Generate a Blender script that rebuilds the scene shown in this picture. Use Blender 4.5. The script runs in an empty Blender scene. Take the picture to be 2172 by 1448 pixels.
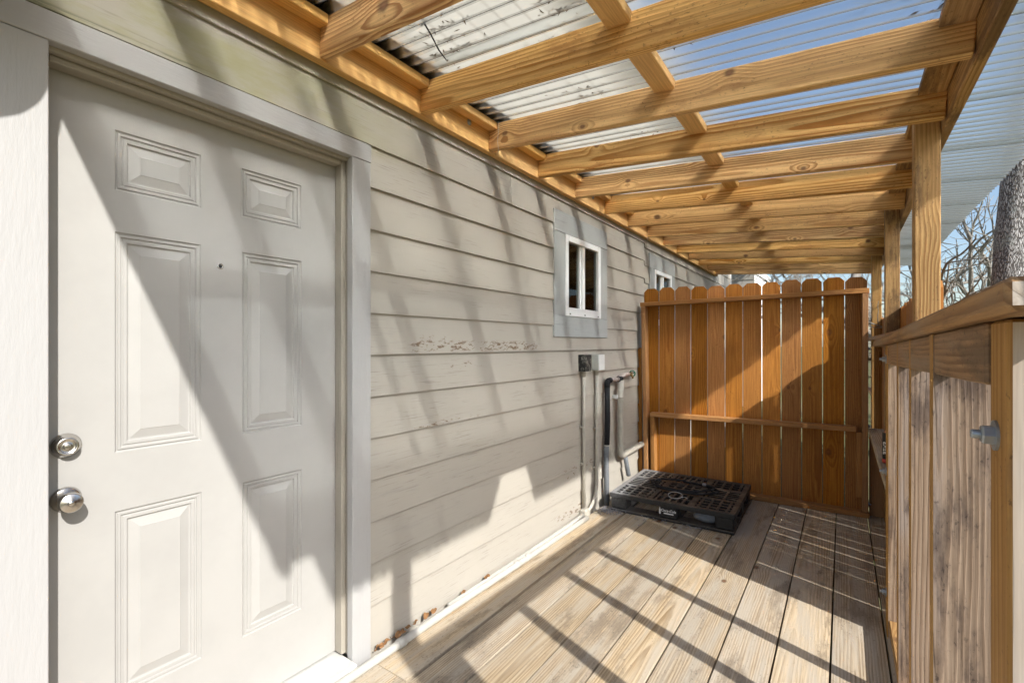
import bpy, bmesh, math, random
from mathutils import Vector, Matrix, noise

# ------------------------------------------------------------------ camera, world, sun
scene = bpy.context.scene
COL = scene.collection
random.seed(7)
CAM_H = 1.334
cam_data = bpy.data.cameras.new('camera')
cam_data.sensor_width = 36.0
cam_data.lens = 36.0 * 1000.0 / 2172.0
cam_data.shift_y = 6.0 / 2172.0
cam_data.clip_start = 0.02
cam_data.clip_end = 1500
cam = bpy.data.objects.new('camera', cam_data)
COL.objects.link(cam)
cam.location = (0, 0, CAM_H)
cam.rotation_euler = (math.radians(90), 0, math.atan(0.702))
scene.camera = cam

SUN_DIR = Vector((1.0, -0.375, 0.831)).normalized()      # towards the sun
world = bpy.data.worlds.new('World')
scene.world = world
world.use_nodes = True
wn = world.node_tree
sky = wn.nodes.new('ShaderNodeTexSky')
sky.sky_type = 'NISHITA'
sky.sun_disc = False
sky.sun_elevation = math.asin(SUN_DIR.z)
sky.sun_rotation = math.atan2(SUN_DIR.x, SUN_DIR.y)
sky.air_density = 1.0
sky.dust_density = 1.2
wn.nodes['Background'].inputs['Strength'].default_value = 0.115
wn.links.new(sky.outputs['Color'], wn.nodes['Background'].inputs['Color'])

sun_data = bpy.data.lights.new('sun', 'SUN')
sun_data.energy = 4.1
sun_data.angle = math.radians(0.8)
sun_data.color = (1.0, 0.972, 0.93)
sun = bpy.data.objects.new('sun', sun_data)
COL.objects.link(sun)
sun.rotation_euler = (-SUN_DIR).to_track_quat('-Z', 'Y').to_euler()
sun.location = SUN_DIR * 30

scene.view_settings.view_transform = 'Standard'
scene.view_settings.look = 'None'
scene.view_settings.exposure = 0.72
scene.view_settings.gamma = 1.0
scene.view_settings.use_curve_mapping = False
scene.cycles.use_denoising = True
scene.cycles.max_bounces = 8
scene.cycles.diffuse_bounces = 5
scene.cycles.transparent_max_bounces = 20
scene.cycles.caustics_reflective = False
scene.cycles.caustics_refractive = True
scene.cycles.sample_clamp_indirect = 40.0

# ------------------------------------------------------------------ node helpers
class NT:
    def __init__(self, name):
        self.m = bpy.data.materials.new(name)
        self.m.use_nodes = True
        self.t = self.m.node_tree
        self.b = self.t.nodes['Principled BSDF']
        self.out = self.t.nodes['Material Output']
    def n(self, kind, **kw):
        nd = self.t.nodes.new(kind)
        for k, v in kw.items():
            setattr(nd, k, v)
        return nd
    def put(self, sock, v):
        if hasattr(v, 'links') or isinstance(v, bpy.types.NodeSocket):
            self.t.links.new(v, sock)
        elif isinstance(v, (tuple, list)) and len(v) == 3 and sock.type == 'RGBA':
            sock.default_value = (*v, 1)
        else:
            sock.default_value = v
    def math(self, op, a, b=0.0, c=0.0, clamp=False):
        nd = self.n('ShaderNodeMath', operation=op, use_clamp=clamp)
        self.put(nd.inputs[0], a); self.put(nd.inputs[1], b); self.put(nd.inputs[2], c)
        return nd.outputs[0]
    def mix(self, f, a, b, mode='MIX'):
        nd = self.n('ShaderNodeMix', data_type='RGBA', blend_type=mode)
        self.put(nd.inputs[0], f); self.put(nd.inputs[6], a); self.put(nd.inputs[7], b)
        return nd.outputs[2]
    def ss(self, v, lo, hi, a=0.0, b=1.0):
        nd = self.n('ShaderNodeMapRange', interpolation_type='SMOOTHSTEP')
        self.put(nd.inputs['Value'], v)
        nd.inputs['From Min'].default_value = lo; nd.inputs['From Max'].default_value = hi
        nd.inputs['To Min'].default_value = a; nd.inputs['To Max'].default_value = b
        return nd.outputs[0]
    def xyz(self, v):
        nd = self.n('ShaderNodeSeparateXYZ'); self.put(nd.inputs[0], v)
        return nd.outputs
    def vec(self, x, y, z):
        nd = self.n('ShaderNodeCombineXYZ')
        self.put(nd.inputs[0], x); self.put(nd.inputs[1], y); self.put(nd.inputs[2], z)
        return nd.outputs[0]
    def vmul(self, v, s):
        nd = self.n('ShaderNodeVectorMath', operation='MULTIPLY')
        self.put(nd.inputs[0], v); nd.inputs[1].default_value = s
        return nd.outputs[0]
    def vadd(self, v, s):
        nd = self.n('ShaderNodeVectorMath', operation='ADD')
        self.put(nd.inputs[0], v); self.put(nd.inputs[1], s)
        return nd.outputs[0]
    def noise(self, v, scale=1.0, detail=3.0, rough=0.55):
        nd = self.n('ShaderNodeTexNoise')
        self.put(nd.inputs['Vector'], v)
        nd.inputs['Scale'].default_value = scale
        nd.inputs['Detail'].default_value = detail
        nd.inputs['Roughness'].default_value = rough
        return nd.outputs[0]
    def bump(self, h, strength, dist=0.002):
        nd = self.n('ShaderNodeBump')
        self.put(nd.inputs['Height'], h)
        nd.inputs['Strength'].default_value = strength
        nd.inputs['Distance'].default_value = dist
        self.t.links.new(nd.outputs[0], self.b.inputs['Normal'])
    def obj(self):
        return self.n('ShaderNodeTexCoord').outputs['Object']
    def pos(self):
        return self.n('ShaderNodeNewGeometry').outputs['Position']
    def rnd(self):
        return self.n('ShaderNodeObjectInfo').outputs['Random']
    def base(self, c, rough=0.6, spec=0.3, metal=0.0):
        self.put(self.b.inputs['Base Color'], c)
        self.put(self.b.inputs['Roughness'], rough)
        self.b.inputs['Specular IOR Level'].default_value = spec
        self.b.inputs['Metallic'].default_value = metal
        return self.m

def wood(name, light, dark, ring=0.008, knot=(0.10, 0.045, 0.02), knots=1.0, weather=None, weather_amt=0.0,
         stain=None, rough=0.65, bump=0.35, var=0.22, contrast=1.0, blotch=0.54):
    """solid sawn timber: growth rings about a pith outside the board, knots, fibre; local X runs along the grain"""
    t = NT(name)
    r = t.rnd()
    o = t.xyz(t.obj())
    r2 = t.math('FRACT', t.math('MULTIPLY', r, 17.31))
    r3 = t.math('FRACT', t.math('MULTIPLY', r, 71.77))
    r4 = t.math('FRACT', t.math('MULTIPLY', r, 293.1))
    sx = t.math('MULTIPLY_ADD', r, 53.0, o[0])
    shifted = t.vec(sx, t.math('MULTIPLY_ADD', r2, 31.0, o[1]), t.math('MULTIPLY_ADD', r3, 17.0, o[2]))
    # knots
    kv = t.n('ShaderNodeTexVoronoi', voronoi_dimensions='2D', feature='F1')
    t.put(kv.inputs['Vector'], t.vec(t.math('MULTIPLY', sx, 2.1), t.math('MULTIPLY_ADD', r2, 31.0, t.math('MULTIPLY', o[1], 3.0)), 0.0))
    kv.inputs['Scale'].default_value = 1.0
    kd = t.math('ADD', t.math('DIVIDE', kv.outputs['Distance'], t.math('MULTIPLY_ADD', t.xyz(kv.outputs['Color'])[1], 1.1, 0.45)), t.math('MULTIPLY', t.noise(shifted, 40, 2), 0.03))
    keep = t.math('GREATER_THAN', t.xyz(kv.outputs['Color'])[0], 1.0 - 0.6 * knots)
    near = t.math('MULTIPLY', t.ss(kd, 0.0, 0.30, 1.0, 0.0), keep)
    # rings
    wob = t.math('SUBTRACT', t.noise(t.vmul(shifted, (1.1, 7, 7)), 1.0, 3.0), 0.5)
    wob2 = t.math('SUBTRACT', t.noise(t.vmul(shifted, (4, 30, 30)), 1.0, 2.0), 0.5)
    tilt = t.math('MULTIPLY', t.math('SUBTRACT', r4, 0.5), 0.05)
    cy = t.math('MULTIPLY', t.math('SUBTRACT', r2, 0.5), 0.12)
    cz = t.math('MULTIPLY_ADD', r3, 0.05, 0.012)
    py = t.math('ADD', t.math('SUBTRACT', o[1], cy), t.math('MULTIPLY', wob, 0.035))
    pz = t.math('ADD', t.math('ADD', o[2], cz), t.math('MULTIPLY_ADD', o[0], tilt, t.math('MULTIPLY', wob, 0.02)))
    rad = t.math('SQRT', t.math('ADD', t.math('MULTIPLY', py, py), t.math('MULTIPLY', pz, pz)))
    rad = t.math('ADD', rad, t.math('MULTIPLY_ADD', wob2, 0.004, t.math('MULTIPLY', near, -0.022)))
    fr = t.math('FRACT', t.math('DIVIDE', rad, ring))
    late = t.math('MULTIPLY', t.ss(fr, 0.15, 0.86), t.ss(fr, 0.90, 1.0, 1.0, 0.0))
    fib = t.noise(t.vmul(shifted, (6, 230, 230)), 1.0, 3.0, 0.6)
    broad = t.noise(t.vmul(shifted, (0.9, 5, 5)), 1.0, 3.0)
    f = t.math('MULTIPLY', late, t.ss(broad, 0.25, 0.75, 0.25 * contrast, 0.95 * contrast))
    light2 = t.mix(t.math('MULTIPLY', r2, 0.55), light, tuple(0.55 * a + 0.45 * b for a, b in zip(light, dark)))
    col = t.mix(f, light2, dark)
    col = t.mix(t.ss(fib, 0.32, 0.72, 0.0, 0.45), col, tuple(c * 0.72 for c in dark))
    if weather:
        wm = t.noise(t.vmul(shifted, (1.6, 16, 16)), 1.0, 5.0, 0.62)
        col = t.mix(t.ss(wm, 0.5 - weather_amt * 0.5, 0.75 - weather_amt * 0.35, 0.0, 0.88), col, weather)
    if stain:
        sm = t.noise(t.vmul(shifted, (2.4, 9, 9)), 1.0, 6.0, 0.66)
        col = t.mix(t.ss(sm, blotch, blotch + 0.15, 0.0, 0.8), col, stain)
        sp = t.noise(t.vmul(shifted, (60, 110, 110)), 1.0, 3.0, 0.7)
        col = t.mix(t.math('MULTIPLY', t.ss(sp, 0.58, 0.68), t.ss(sm, 0.42, 0.6, 0.1, 0.75)), col, tuple(c * 0.55 for c in stain))
    col = t.mix(t.math('MULTIPLY', t.ss(kd, 0.035, 0.085, 0.9, 0.0), keep), col, t.mix(t.ss(kd, 0.02, 0.06), tuple(min(1, c * 2.0) for c in knot), knot))
    hs = t.n('ShaderNodeHueSaturation')
    t.put(hs.inputs['Value'], t.math('MULTIPLY_ADD', r4, var, 1.0 - var / 2))
    t.put(hs.inputs['Saturation'], t.math('MULTIPLY_ADD', r3, 0.16, 0.92))
    t.put(hs.inputs['Color'], col)
    t.bump(t.math('ADD', t.math('MULTIPLY', fib, 0.7), t.math('MULTIPLY', late, 0.5)), bump, 0.0015)
    return t.base(hs.outputs[0], rough, 0.25)

def plain(name, col, rough=0.5, metal=0.0, spec=0.4, mottle=0.12, scale=40.0, bump=0.0, bscale=None):
    t = NT(name)
    p = t.vadd(t.obj(), t.vec(t.math('MULTIPLY', t.rnd(), 40.0), 3.1, 0.0))
    nz = t.noise(p, scale, 4.0, 0.6)
    c = t.mix(t.ss(nz, 0.3, 0.75, 0.0, mottle * 3), col, tuple(x * 0.6 for x in col))
    if bump:
        t.bump(t.noise(p, bscale or scale, 4.0, 0.6), bump, 0.002)
    return t.base(c, t.math('MULTIPLY_ADD', nz, 0.15, rough - 0.07), spec, metal)

def paint(name, col, grain=(3, 90, 90), scratch=0.7, bump=0.25, rough=0.55, streak=0.35, special=None):
    """painted timber with brushed grain, faint grime and scuffs; local X along the grain"""
    t = NT(name)
    r = t.rnd()
    o = t.obj()
    p = t.vadd(o, t.vec(t.math('MULTIPLY', r, 61.0), t.math('MULTIPLY', r, 23.0), 0.0))
    g = t.noise(t.vmul(p, grain), 1.0, 4.0, 0.6)
    big = t.noise(t.vmul(p, (1.3, 3.5, 3.5)), 1.0, 4.0, 0.6)
    c = t.mix(t.ss(big, 0.3, 0.75, 0.0, streak), col, tuple(x * 0.80 for x in col))
    scr = t.noise(t.vmul(p, (5, 160, 160)), 1.0, 3.0, 0.7)
    c = t.mix(t.math('MULTIPLY', t.ss(scr, 0.57, 0.68), t.ss(big, 0.38, 0.60, 0.0, scratch)), c, tuple(x * 0.50 for x in col))
    if special:
        c = special(t, c)
    hs = t.n('ShaderNodeHueSaturation')
    t.put(hs.inputs['Value'], t.math('MULTIPLY_ADD', r, 0.06, 0.97))
    t.put(hs.inputs['Color'], c)
    t.bump(g, bump, 0.0018)
    return t.base(hs.outputs[0], rough, 0.35)

def siding_marks(t, c):
    P = t.xyz(t.pos())
    pv = t.pos()
    def band(v, a, b, s):
        return t.math('MULTIPLY', t.ss(v, a - s, a + s), t.ss(v, b - s, b + s, 1.0, 0.0))
    # paint flaked off down to brown wood along one course
    fl = t.noise(t.vmul(pv, (1, 22, 60)), 1.0, 5.0, 0.75)
    for (y0, y1, z0, z1, th) in ((1.52, 2.62, 1.300, 1.350, 0.525), (1.60, 1.85, 1.35, 1.375, 0.58), (1.75, 2.05, 1.21, 1.24, 0.60),
                                 (1.55, 2.0, 0.93, 0.955, 0.56), (3.0, 3.6, 0.34, 0.42, 0.58), (2.9, 3.3, 0.06, 0.12, 0.55)):
        m = t.math('MULTIPLY', band(P[1], y0, y1, 0.06), band(P[2], z0, z1, 0.012))
        c = t.mix(t.math('MULTIPLY', m, t.ss(fl, th, th + 0.03, 0.0, 0.9)), c, (0.13, 0.075, 0.035))
    # grime: grey blue scuffs low on the wall, green film over the door
    sc = t.noise(t.vmul(pv, (1, 2.5, 40)), 1.0, 5.0, 0.7)
    m = t.math('MULTIPLY', band(P[2], 0.45, 1.0, 0.1), t.ss(sc, 0.58, 0.70, 0.0, 0.32))
    c = t.mix(m, c, (0.27, 0.265, 0.25))
    al = t.noise(t.vmul(pv, (1, 3, 9)), 1.0, 5.0, 0.65)
    m = t.math('MULTIPLY', t.math('MULTIPLY', band(P[2], 2.14, 2.42, 0.03), t.ss(P[1], 0.6, 1.9, 1.0, 0.0)), t.ss(al, 0.35, 0.65, 0.1, 0.9))
    c = t.mix(m, c, (0.31, 0.295, 0.16))
    m = t.math('MULTIPLY', t.math('MULTIPLY', band(P[2], 2.172, 2.196, 0.006), t.ss(P[1], 1.25, 1.35, 1.0, 0.0)), t.ss(sc, 0.48, 0.60, 0.0, 0.8))
    c = t.mix(m, c, (0.10, 0.10, 0.05))
    return c

M = {}
M['rafter'] = wood('fresh_pine', (0.86, 0.55, 0.225), (0.40, 0.17, 0.042), 0.0115, knots=1.0, stain=(0.38, 0.185, 0.065), var=0.3, contrast=1.25, blotch=0.56)
M['ledger'] = wood('golden_pine', (0.80, 0.48, 0.16), (0.56, 0.28, 0.075), 0.0085, knots=0.5, var=0.12, contrast=0.7)
M['post'] = wood('treated_post', (0.55, 0.345, 0.145), (0.24, 0.115, 0.036), 0.013, knots=1.0, var=0.2, contrast=1.0, stain=(0.135, 0.078, 0.038), blotch=0.50)
M['picket'] = wood('stained_cedar', (0.50, 0.215, 0.042), (0.26, 0.09, 0.014), 0.012, knots=0.55, knot=(0.12, 0.045, 0.012), var=0.42, contrast=0.9, stain=(0.30, 0.115, 0.02), blotch=0.56)
M['fenceframe'] = wood('cedar_frame', (0.44, 0.225, 0.085), (0.26, 0.115, 0.036), 0.010, knots=0.5, var=0.15, contrast=0.8)
M['deck'] = wood('weathered_deck', (0.62, 0.50, 0.345), (0.27, 0.19, 0.11), 0.0105, knots=0.10, weather=(0.45, 0.395, 0.315), weather_amt=0.25,
                 stain=(0.24, 0.19, 0.135), var=0.26, contrast=1.1, blotch=0.52, rough=0.75)
M['railedge'] = wood('railing_edge', (0.46, 0.27, 0.10), (0.27, 0.135, 0.042), 0.012, knots=0.3, var=0.12, stain=(0.20, 0.11, 0.05), blotch=0.56)
M['railgrey'] = wood('railing_weathered', (0.42, 0.315, 0.23), (0.19, 0.12, 0.075), 0.009, knots=0.25, weather=(0.32, 0.27, 0.24), weather_amt=0.05,
                     stain=(0.08, 0.058, 0.05), var=0.1, rough=0.8, bump=0.9, blotch=0.47, contrast=1.2)
M['railpale'] = wood('railing_pale', (0.66, 0.58, 0.49), (0.50, 0.41, 0.32), 0.012, knots=0.1, weather=(0.58, 0.53, 0.48), weather_amt=0.3, var=0.06, rough=0.8)  # paler tone for the cap ends and the near post's front and back
M['railcap'] = wood('railing_cap', (0.42, 0.255, 0.12), (0.19, 0.10, 0.045), 0.012, knots=0.25, weather=(0.28, 0.21, 0.145), weather_amt=0.2, var=0.08, stain=(0.13, 0.085, 0.05), blotch=0.54)
M['siding'] = paint('siding_paint', (0.40, 0.37, 0.318), special=siding_marks, streak=0.25)
M['trim'] = paint('trim_paint', (0.405, 0.398, 0.388), bump=0.9, grain=(14, 75, 75), streak=0.12, scratch=0.12)
M['wintrim'] = paint('window_trim_paint', (0.385, 0.40, 0.39), bump=0.4, grain=(7, 80, 80), streak=0.2)
M['jamb'] = paint('jamb_paint', (0.35, 0.32, 0.265), bump=0.3, streak=0.5)
M['door'] = plain('door_enamel', (0.395, 0.384, 0.362), 0.5, 0, 0.35, 0.06, 5.0, 0.10, 320)
M['sill'] = plain('threshold_paint', (0.60, 0.585, 0.55), 0.5, 0, 0.35, 0.14, 14, 0.1)
M['white'] = plain('white_vinyl', (0.86, 0.87, 0.87), 0.35, 0, 0.5, 0.03, 20)
M['conduit'] = plain('painted_conduit', (0.43, 0.40, 0.34), 0.5, 0, 0.4, 0.12, 25, 0.08)
M['floorpipe'] = plain('floor_pipe_paint', (0.47, 0.45, 0.405), 0.45, 0, 0.4, 0.08, 18, 0.05)
M['foam'] = plain('black_foam', (0.022, 0.022, 0.024), 0.85, 0, 0.2, 0.15, 60, 0.5)
M['greyfoam'] = plain('grey_foam', (0.17, 0.18, 0.19), 0.85, 0, 0.2, 0.15, 60, 0.5)
M['steel'] = plain('satin_nickel', (0.62, 0.60, 0.57), 0.24, 1.0, 0.5, 0.05, 8)
M['zinc'] = plain('galvanised_zinc', (0.38, 0.42, 0.46), 0.48, 0.85, 0.5, 0.15, 60, 0.2)
M['brass'] = plain('old_brass', (0.45, 0.33, 0.14), 0.42, 0.9, 0.5, 0.25, 80)
M['copper'] = plain('paint_spattered_copper', (0.52, 0.45, 0.41), 0.55, 0.1, 0.4, 0.3, 90, 0.2)
M['greenhandle'] = plain('green_handle', (0.03, 0.22, 0.13), 0.45, 0, 0.5, 0.1, 60)
M['boxgrey'] = plain('box_grey', (0.42, 0.44, 0.41), 0.5, 0.1, 0.4, 0.1, 30)
M['boxwhite'] = plain('box_cover', (0.70, 0.70, 0.68), 0.45, 0.1, 0.4, 0.06, 30)
M['dark'] = plain('dark_void', (0.018, 0.017, 0.016), 0.8, 0, 0.2, 0.1, 10)
M['room'] = plain('room_wall', (0.05, 0.05, 0.05), 0.9, 0, 0.1, 0.1, 4)
M['curtain'] = plain('curtain_cloth', (0.11, 0.12, 0.105), 0.9, 0, 0.1, 0.1, 120)
M['redlabel'] = plain('red_print', (0.45, 0.05, 0.05), 0.45, 0, 0.4, 0.05, 30)
M['blacklabel'] = plain('black_print', (0.02, 0.02, 0.022), 0.4, 0, 0.4, 0.05, 30)
M['orangecap'] = plain('orange_cap', (0.70, 0.30, 0.18), 0.45, 0, 0.4, 0.05, 30)
M['whiteprint'] = plain('white_print', (0.75, 0.75, 0.75), 0.6, 0, 0.3, 0.1, 90)
M['thread'] = plain('pale_thread', (0.60, 0.56, 0.48), 0.7, 0, 0.2, 0.1, 50)
M['twig'] = plain('black_twig', (0.03, 0.026, 0.022), 0.8, 0, 0.2, 0.1, 90)
M['leaf'] = plain('dry_leaf', (0.27, 0.14, 0.06), 0.8, 0, 0.2, 0.3, 60)
M['litter'] = plain('roof_litter', (0.15, 0.105, 0.06), 0.9, 0, 0.1, 0.3, 60)
M['lint'] = plain('grey_lint', (0.33, 0.32, 0.33), 0.95, 0, 0.1, 0.3, 60)
M['stone'] = plain('grey_stone', (0.20, 0.22, 0.25), 0.8, 0, 0.3, 0.2, 30, 0.3)
M['lamp'] = plain('lamp_enamel', (0.05, 0.05, 0.05), 0.4, 0.2, 0.5, 0.05, 20)
M['shingle'] = plain('roof_shingle', (0.12, 0.115, 0.11), 0.9, 0, 0.2, 0.3, 30, 0.4)
M['soffit'] = plain('soffit_paint', (0.84, 0.84, 0.82), 0.6, 0, 0.3, 0.04, 6)
M['joist'] = plain('joist_timber', (0.14, 0.10, 0.06), 0.85, 0, 0.2, 0.2, 30)

def pallet_mat():
    t = NT('dusty_black_plastic')
    P = t.pos()
    g = t.n('ShaderNodeNewGeometry').outputs['Normal']
    nz = t.noise(P, 55, 4, 0.65)
    big = t.noise(P, 5.5, 4, 0.6)
    x = t.xyz(P)[0]
    up = t.ss(t.xyz(g)[2], 0.3, 0.9)
    pale = t.ss(t.math('ADD', x, t.math('MULTIPLY', big, 0.5)), -1.36, -0.98, 1.0, 0.0)
    c = t.mix(t.math('MULTIPLY', up, t.ss(big, 0.35, 0.7, 0.15, 0.8)), (0.016, 0.016, 0.017), (0.15, 0.118, 0.088))
    c = t.mix(t.math('MULTIPLY', t.math('MULTIPLY', pale, t.ss(nz, 0.3, 0.6, 0.3, 0.95)), t.math('MULTIPLY_ADD', up, 0.75, 0.25)), c, (0.30, 0.30, 0.30))
    c = t.mix(t.ss(nz, 0.66, 0.72, 0.0, 0.5), c, (0.16, 0.15, 0.14))
    return t.base(c, t.ss(nz, 0.3, 0.7, 0.38, 0.7), 0.4)
M['pallet'] = pallet_mat()

def cobweb_box():
    t = NT('black_box_with_cobweb')
    v = t.n('ShaderNodeTexVoronoi', feature='DISTANCE_TO_EDGE')
    o = t.obj()
    t.put(v.inputs['Vector'], t.vadd(t.vmul(o, (30, 30, 16)), t.vec(0, 0, t.math('MULTIPLY', t.noise(o, 50, 3), 1.5))))
    m = t.math('MULTIPLY', t.ss(v.outputs['Distance'], 0.02, 0.06, 1.0, 0.0), t.ss(t.noise(o, 22, 3), 0.45, 0.6))
    return t.base(t.mix(m, (0.016, 0.016, 0.016), (0.5, 0.48, 0.42)), 0.55, 0.3)
M['cobbox'] = cobweb_box()

CORR = 0.066                                              # corrugation pitch of the roof sheets
def sheet_mat():
    t = NT('dirty_clear_sheet')
    o = t.obj()
    oo = t.xyz(o)
    r = t.rnd()
    valley = t.math('MULTIPLY_ADD', t.math('COSINE', t.math('MULTIPLY', oo[1], 2 * math.pi / CORR)), -0.5, 0.5)
    p = t.vadd(o, t.vec(t.math('MULTIPLY', r, 30.0), 0.0, 0.0))
    streak = t.noise(t.vmul(p, (1.2, 40, 1)), 1.0, 4, 0.6)
    fine = t.noise(t.vmul(p, (60, 90, 1)), 1.0, 3, 0.7)
    blot = t.noise(t.vmul(p, (3, 6, 1)), 1.0, 4, 0.6)
    haze = t.math('ADD', t.math('ADD', t.math('MULTIPLY_ADD', t.math('POWER', valley, 2.0), 0.20, 0.10), t.math('ADD', t.ss(oo[0], 0.28, 0.46, 0.0, 0.50), t.ss(oo[0], -0.95, -0.45, 0.13, 0.0))),
                  t.math('MULTIPLY', t.math('SUBTRACT', streak, 0.5), 0.35))
    speck = t.math('MULTIPLY', t.ss(fine, 0.64, 0.70), t.ss(blot, 0.5, 0.65, 0.0, 0.8))
    haze = t.math('MINIMUM', t.math('MAXIMUM', haze, 0.10), 0.94)
    tr = t.n('ShaderNodeBsdfTransparent'); tr.inputs[0].default_value = (0.88, 0.95, 0.98, 1)
    dc = t.mix(speck, t.mix(t.ss(oo[0], 0.28, 0.46), (0.78, 0.79, 0.76), (0.54, 0.62, 0.67)), (0.20, 0.16, 0.11))
    df = t.n('ShaderNodeBsdfDiffuse'); t.put(df.inputs[0], dc)
    tl = t.n('ShaderNodeBsdfTranslucent'); t.put(tl.inputs[0], dc)
    m1 = t.n('ShaderNodeMixShader'); m1.inputs[0].default_value = 0.75
    t.t.links.new(df.outputs[0], m1.inputs[1]); t.t.links.new(tl.outputs[0], m1.inputs[2])
    m2 = t.n('ShaderNodeMixShader')
    t.put(m2.inputs[0], t.math('MAXIMUM', haze, t.math('MULTIPLY', speck, 0.85)))
    t.t.links.new(tr.outputs[0], m2.inputs[1]); t.t.links.new(m1.outputs[0], m2.inputs[2])
    rf = t.n('ShaderNodeBsdfRefraction'); rf.inputs['IOR'].default_value = 1.12; rf.inputs['Roughness'].default_value = 0.6
    rf.inputs['Color'].default_value = (0.97, 0.985, 0.98, 1)
    m4 = t.n('ShaderNodeMixShader'); m4.inputs[0].default_value = 0.70
    t.t.links.new(m2.outputs[0], m4.inputs[1]); t.t.links.new(rf.outputs[0], m4.inputs[2]); m2 = m4
    gl = t.n('ShaderNodeBsdfGlossy'); gl.inputs['Roughness'].default_value = 0.12
    lw = t.n('ShaderNodeFresnel'); lw.inputs[0].default_value = 1.45
    m3 = t.n('ShaderNodeMixShader')
    t.put(m3.inputs[0], t.math('MULTIPLY', lw.outputs[0], 0.35))
    t.t.links.new(m2.outputs[0], m3.inputs[1]); t.t.links.new(gl.outputs[0], m3.inputs[2])
    t.t.links.new(m3.outputs[0], t.out.inputs['Surface'])
    return t.m
M['sheet'] = sheet_mat()

def glass_mat():
    t = NT('window_glass')
    tr = t.n('ShaderNodeBsdfTransparent'); tr.inputs[0].default_value = (0.80, 0.84, 0.82, 1)
    gl = t.n('ShaderNodeBsdfGlossy'); gl.inputs['Roughness'].default_value = 0.02
    fr = t.n('ShaderNodeFresnel'); fr.inputs[0].default_value = 1.42
    mx = t.n('ShaderNodeMixShader')
    t.t.links.new(fr.outputs[0], mx.inputs[0])
    t.t.links.new(tr.outputs[0], mx.inputs[1]); t.t.links.new(gl.outputs[0], mx.inputs[2])
    t.t.links.new(mx.outputs[0], t.out.inputs['Surface'])
    return t.m
M['glass'] = glass_mat()

def bark_mat(name, a, b, sc):
    t = NT(name)
    o = t.obj()
    v = t.n('ShaderNodeTexVoronoi', feature='DISTANCE_TO_EDGE')
    t.put(v.inputs['Vector'], t.vadd(t.vmul(o, (sc, sc, sc * 0.16)), t.vec(t.math('MULTIPLY', t.noise(o, 8, 3), 1.5), 0, 0)))
    e = t.ss(v.outputs['Distance'], 0.0, 0.20)
    n2 = t.noise(o, 60, 5, 0.7)
    c = t.mix(e, b, t.mix(t.ss(n2, 0.35, 0.7), a, tuple(x * 0.6 for x in a)))
    c = t.mix(t.ss(t.noise(o, 5, 4), 0.58, 0.66, 0.0, 0.6), c, (0.42, 0.45, 0.42))
    t.bump(t.math('ADD', e, t.math('MULTIPLY', n2, 0.4)), 1.0, 0.02)
    return t.base(c, 0.9, 0.15)
M['bark'] = bark_mat('grey_bark', (0.66, 0.64, 0.62), (0.15, 0.135, 0.125), 20)
M['palebark'] = bark_mat('pale_bark', (0.80, 0.74, 0.65), (0.50, 0.45, 0.38), 30)

def ground_mat():
    t = NT('winter_lawn')
    p = t.pos()
    a = t.noise(p, 0.7, 5, 0.6); b = t.noise(p, 14, 5, 0.7)
    c = t.mix(t.ss(a, 0.35, 0.65), (0.13, 0.115, 0.06), (0.075, 0.10, 0.035))
    c = t.mix(t.ss(b, 0.4, 0.7, 0.0, 0.7), c, (0.20, 0.16, 0.09))
    t.bump(b, 0.8, 0.03)
    return t.base(c, 0.95, 0.1)
M['ground'] = ground_mat()

# ------------------------------------------------------------------ object helpers
WM = {}
def link(name, me, parent, mw, mat=None):
    o = bpy.data.objects.new(name, me)
    COL.objects.link(o)
    if mat is not None and me is not None and not me.materials:
        me.materials.append(mat)
    if parent is not None:
        o.parent = parent
        o.matrix_basis = WM[parent.name].inverted() @ mw
    else:
        o.matrix_basis = mw
    WM[o.name] = mw
    return o

def tag(o, label=None, cat=None, group=None, kind=None):
    if label: o['label'] = label
    if cat: o['category'] = cat
    if group: o['group'] = group
    if kind: o['kind'] = kind
    return o

def thing(name, loc, label=None, cat=None, group=None, kind=None):
    return tag(link(name, None, None, Matrix.Translation(Vector(loc))), label, cat, group, kind)

def to_mesh(name, bm, smooth=False):
    me = bpy.data.meshes.new(name)
    bmesh.ops.recalc_face_normals(bm, faces=bm.faces)
    bm.to_mesh(me); bm.free()
    if smooth:
        for p in me.polygons: p.use_smooth = True
    return me

CACHE = {}
def box_mesh(L, w, t, bev, mat, mat2=None):
    key = (round(L, 3), round(w, 3), round(t, 3), bev, mat, mat2)
    if key not in CACHE:
        bm = bmesh.new()
        bmesh.ops.create_cube(bm, size=1.0, matrix=Matrix.Diagonal((L, w, t, 1)))
        if bev:
            bmesh.ops.bevel(bm, geom=bm.edges[:], offset=bev, segments=1, affect='EDGES')
        bmesh.ops.recalc_face_normals(bm, faces=bm.faces)
        me = to_mesh('piece', bm)
        me.materials.append(M[mat])
        if mat2:                                        # wide faces carry the second surface
            me.materials.append(M[mat2])
            for p in me.polygons:
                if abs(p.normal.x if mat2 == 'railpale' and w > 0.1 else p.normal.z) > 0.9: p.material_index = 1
        CACHE[key] = me
    return CACHE[key]

def frame(a, b, wdir):
    a, b = Vector(a), Vector(b)
    X = (b - a).normalized()
    Y = Vector(wdir); Y = (Y - X * Y.dot(X)).normalized()
    Z = X.cross(Y)
    m = Matrix((X, Y, Z)).transposed().to_4x4()
    m.translation = (a + b) / 2
    return m, (b - a).length

def board(name, parent, a, b, w, t, wdir, mat, bev=0.003, mat2=None, label=None):
    m, L = frame(a, b, wdir)
    o = link(name, box_mesh(L, w, t, bev, mat, mat2), parent, m)
    if label: o['label'] = label
    return o

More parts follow.
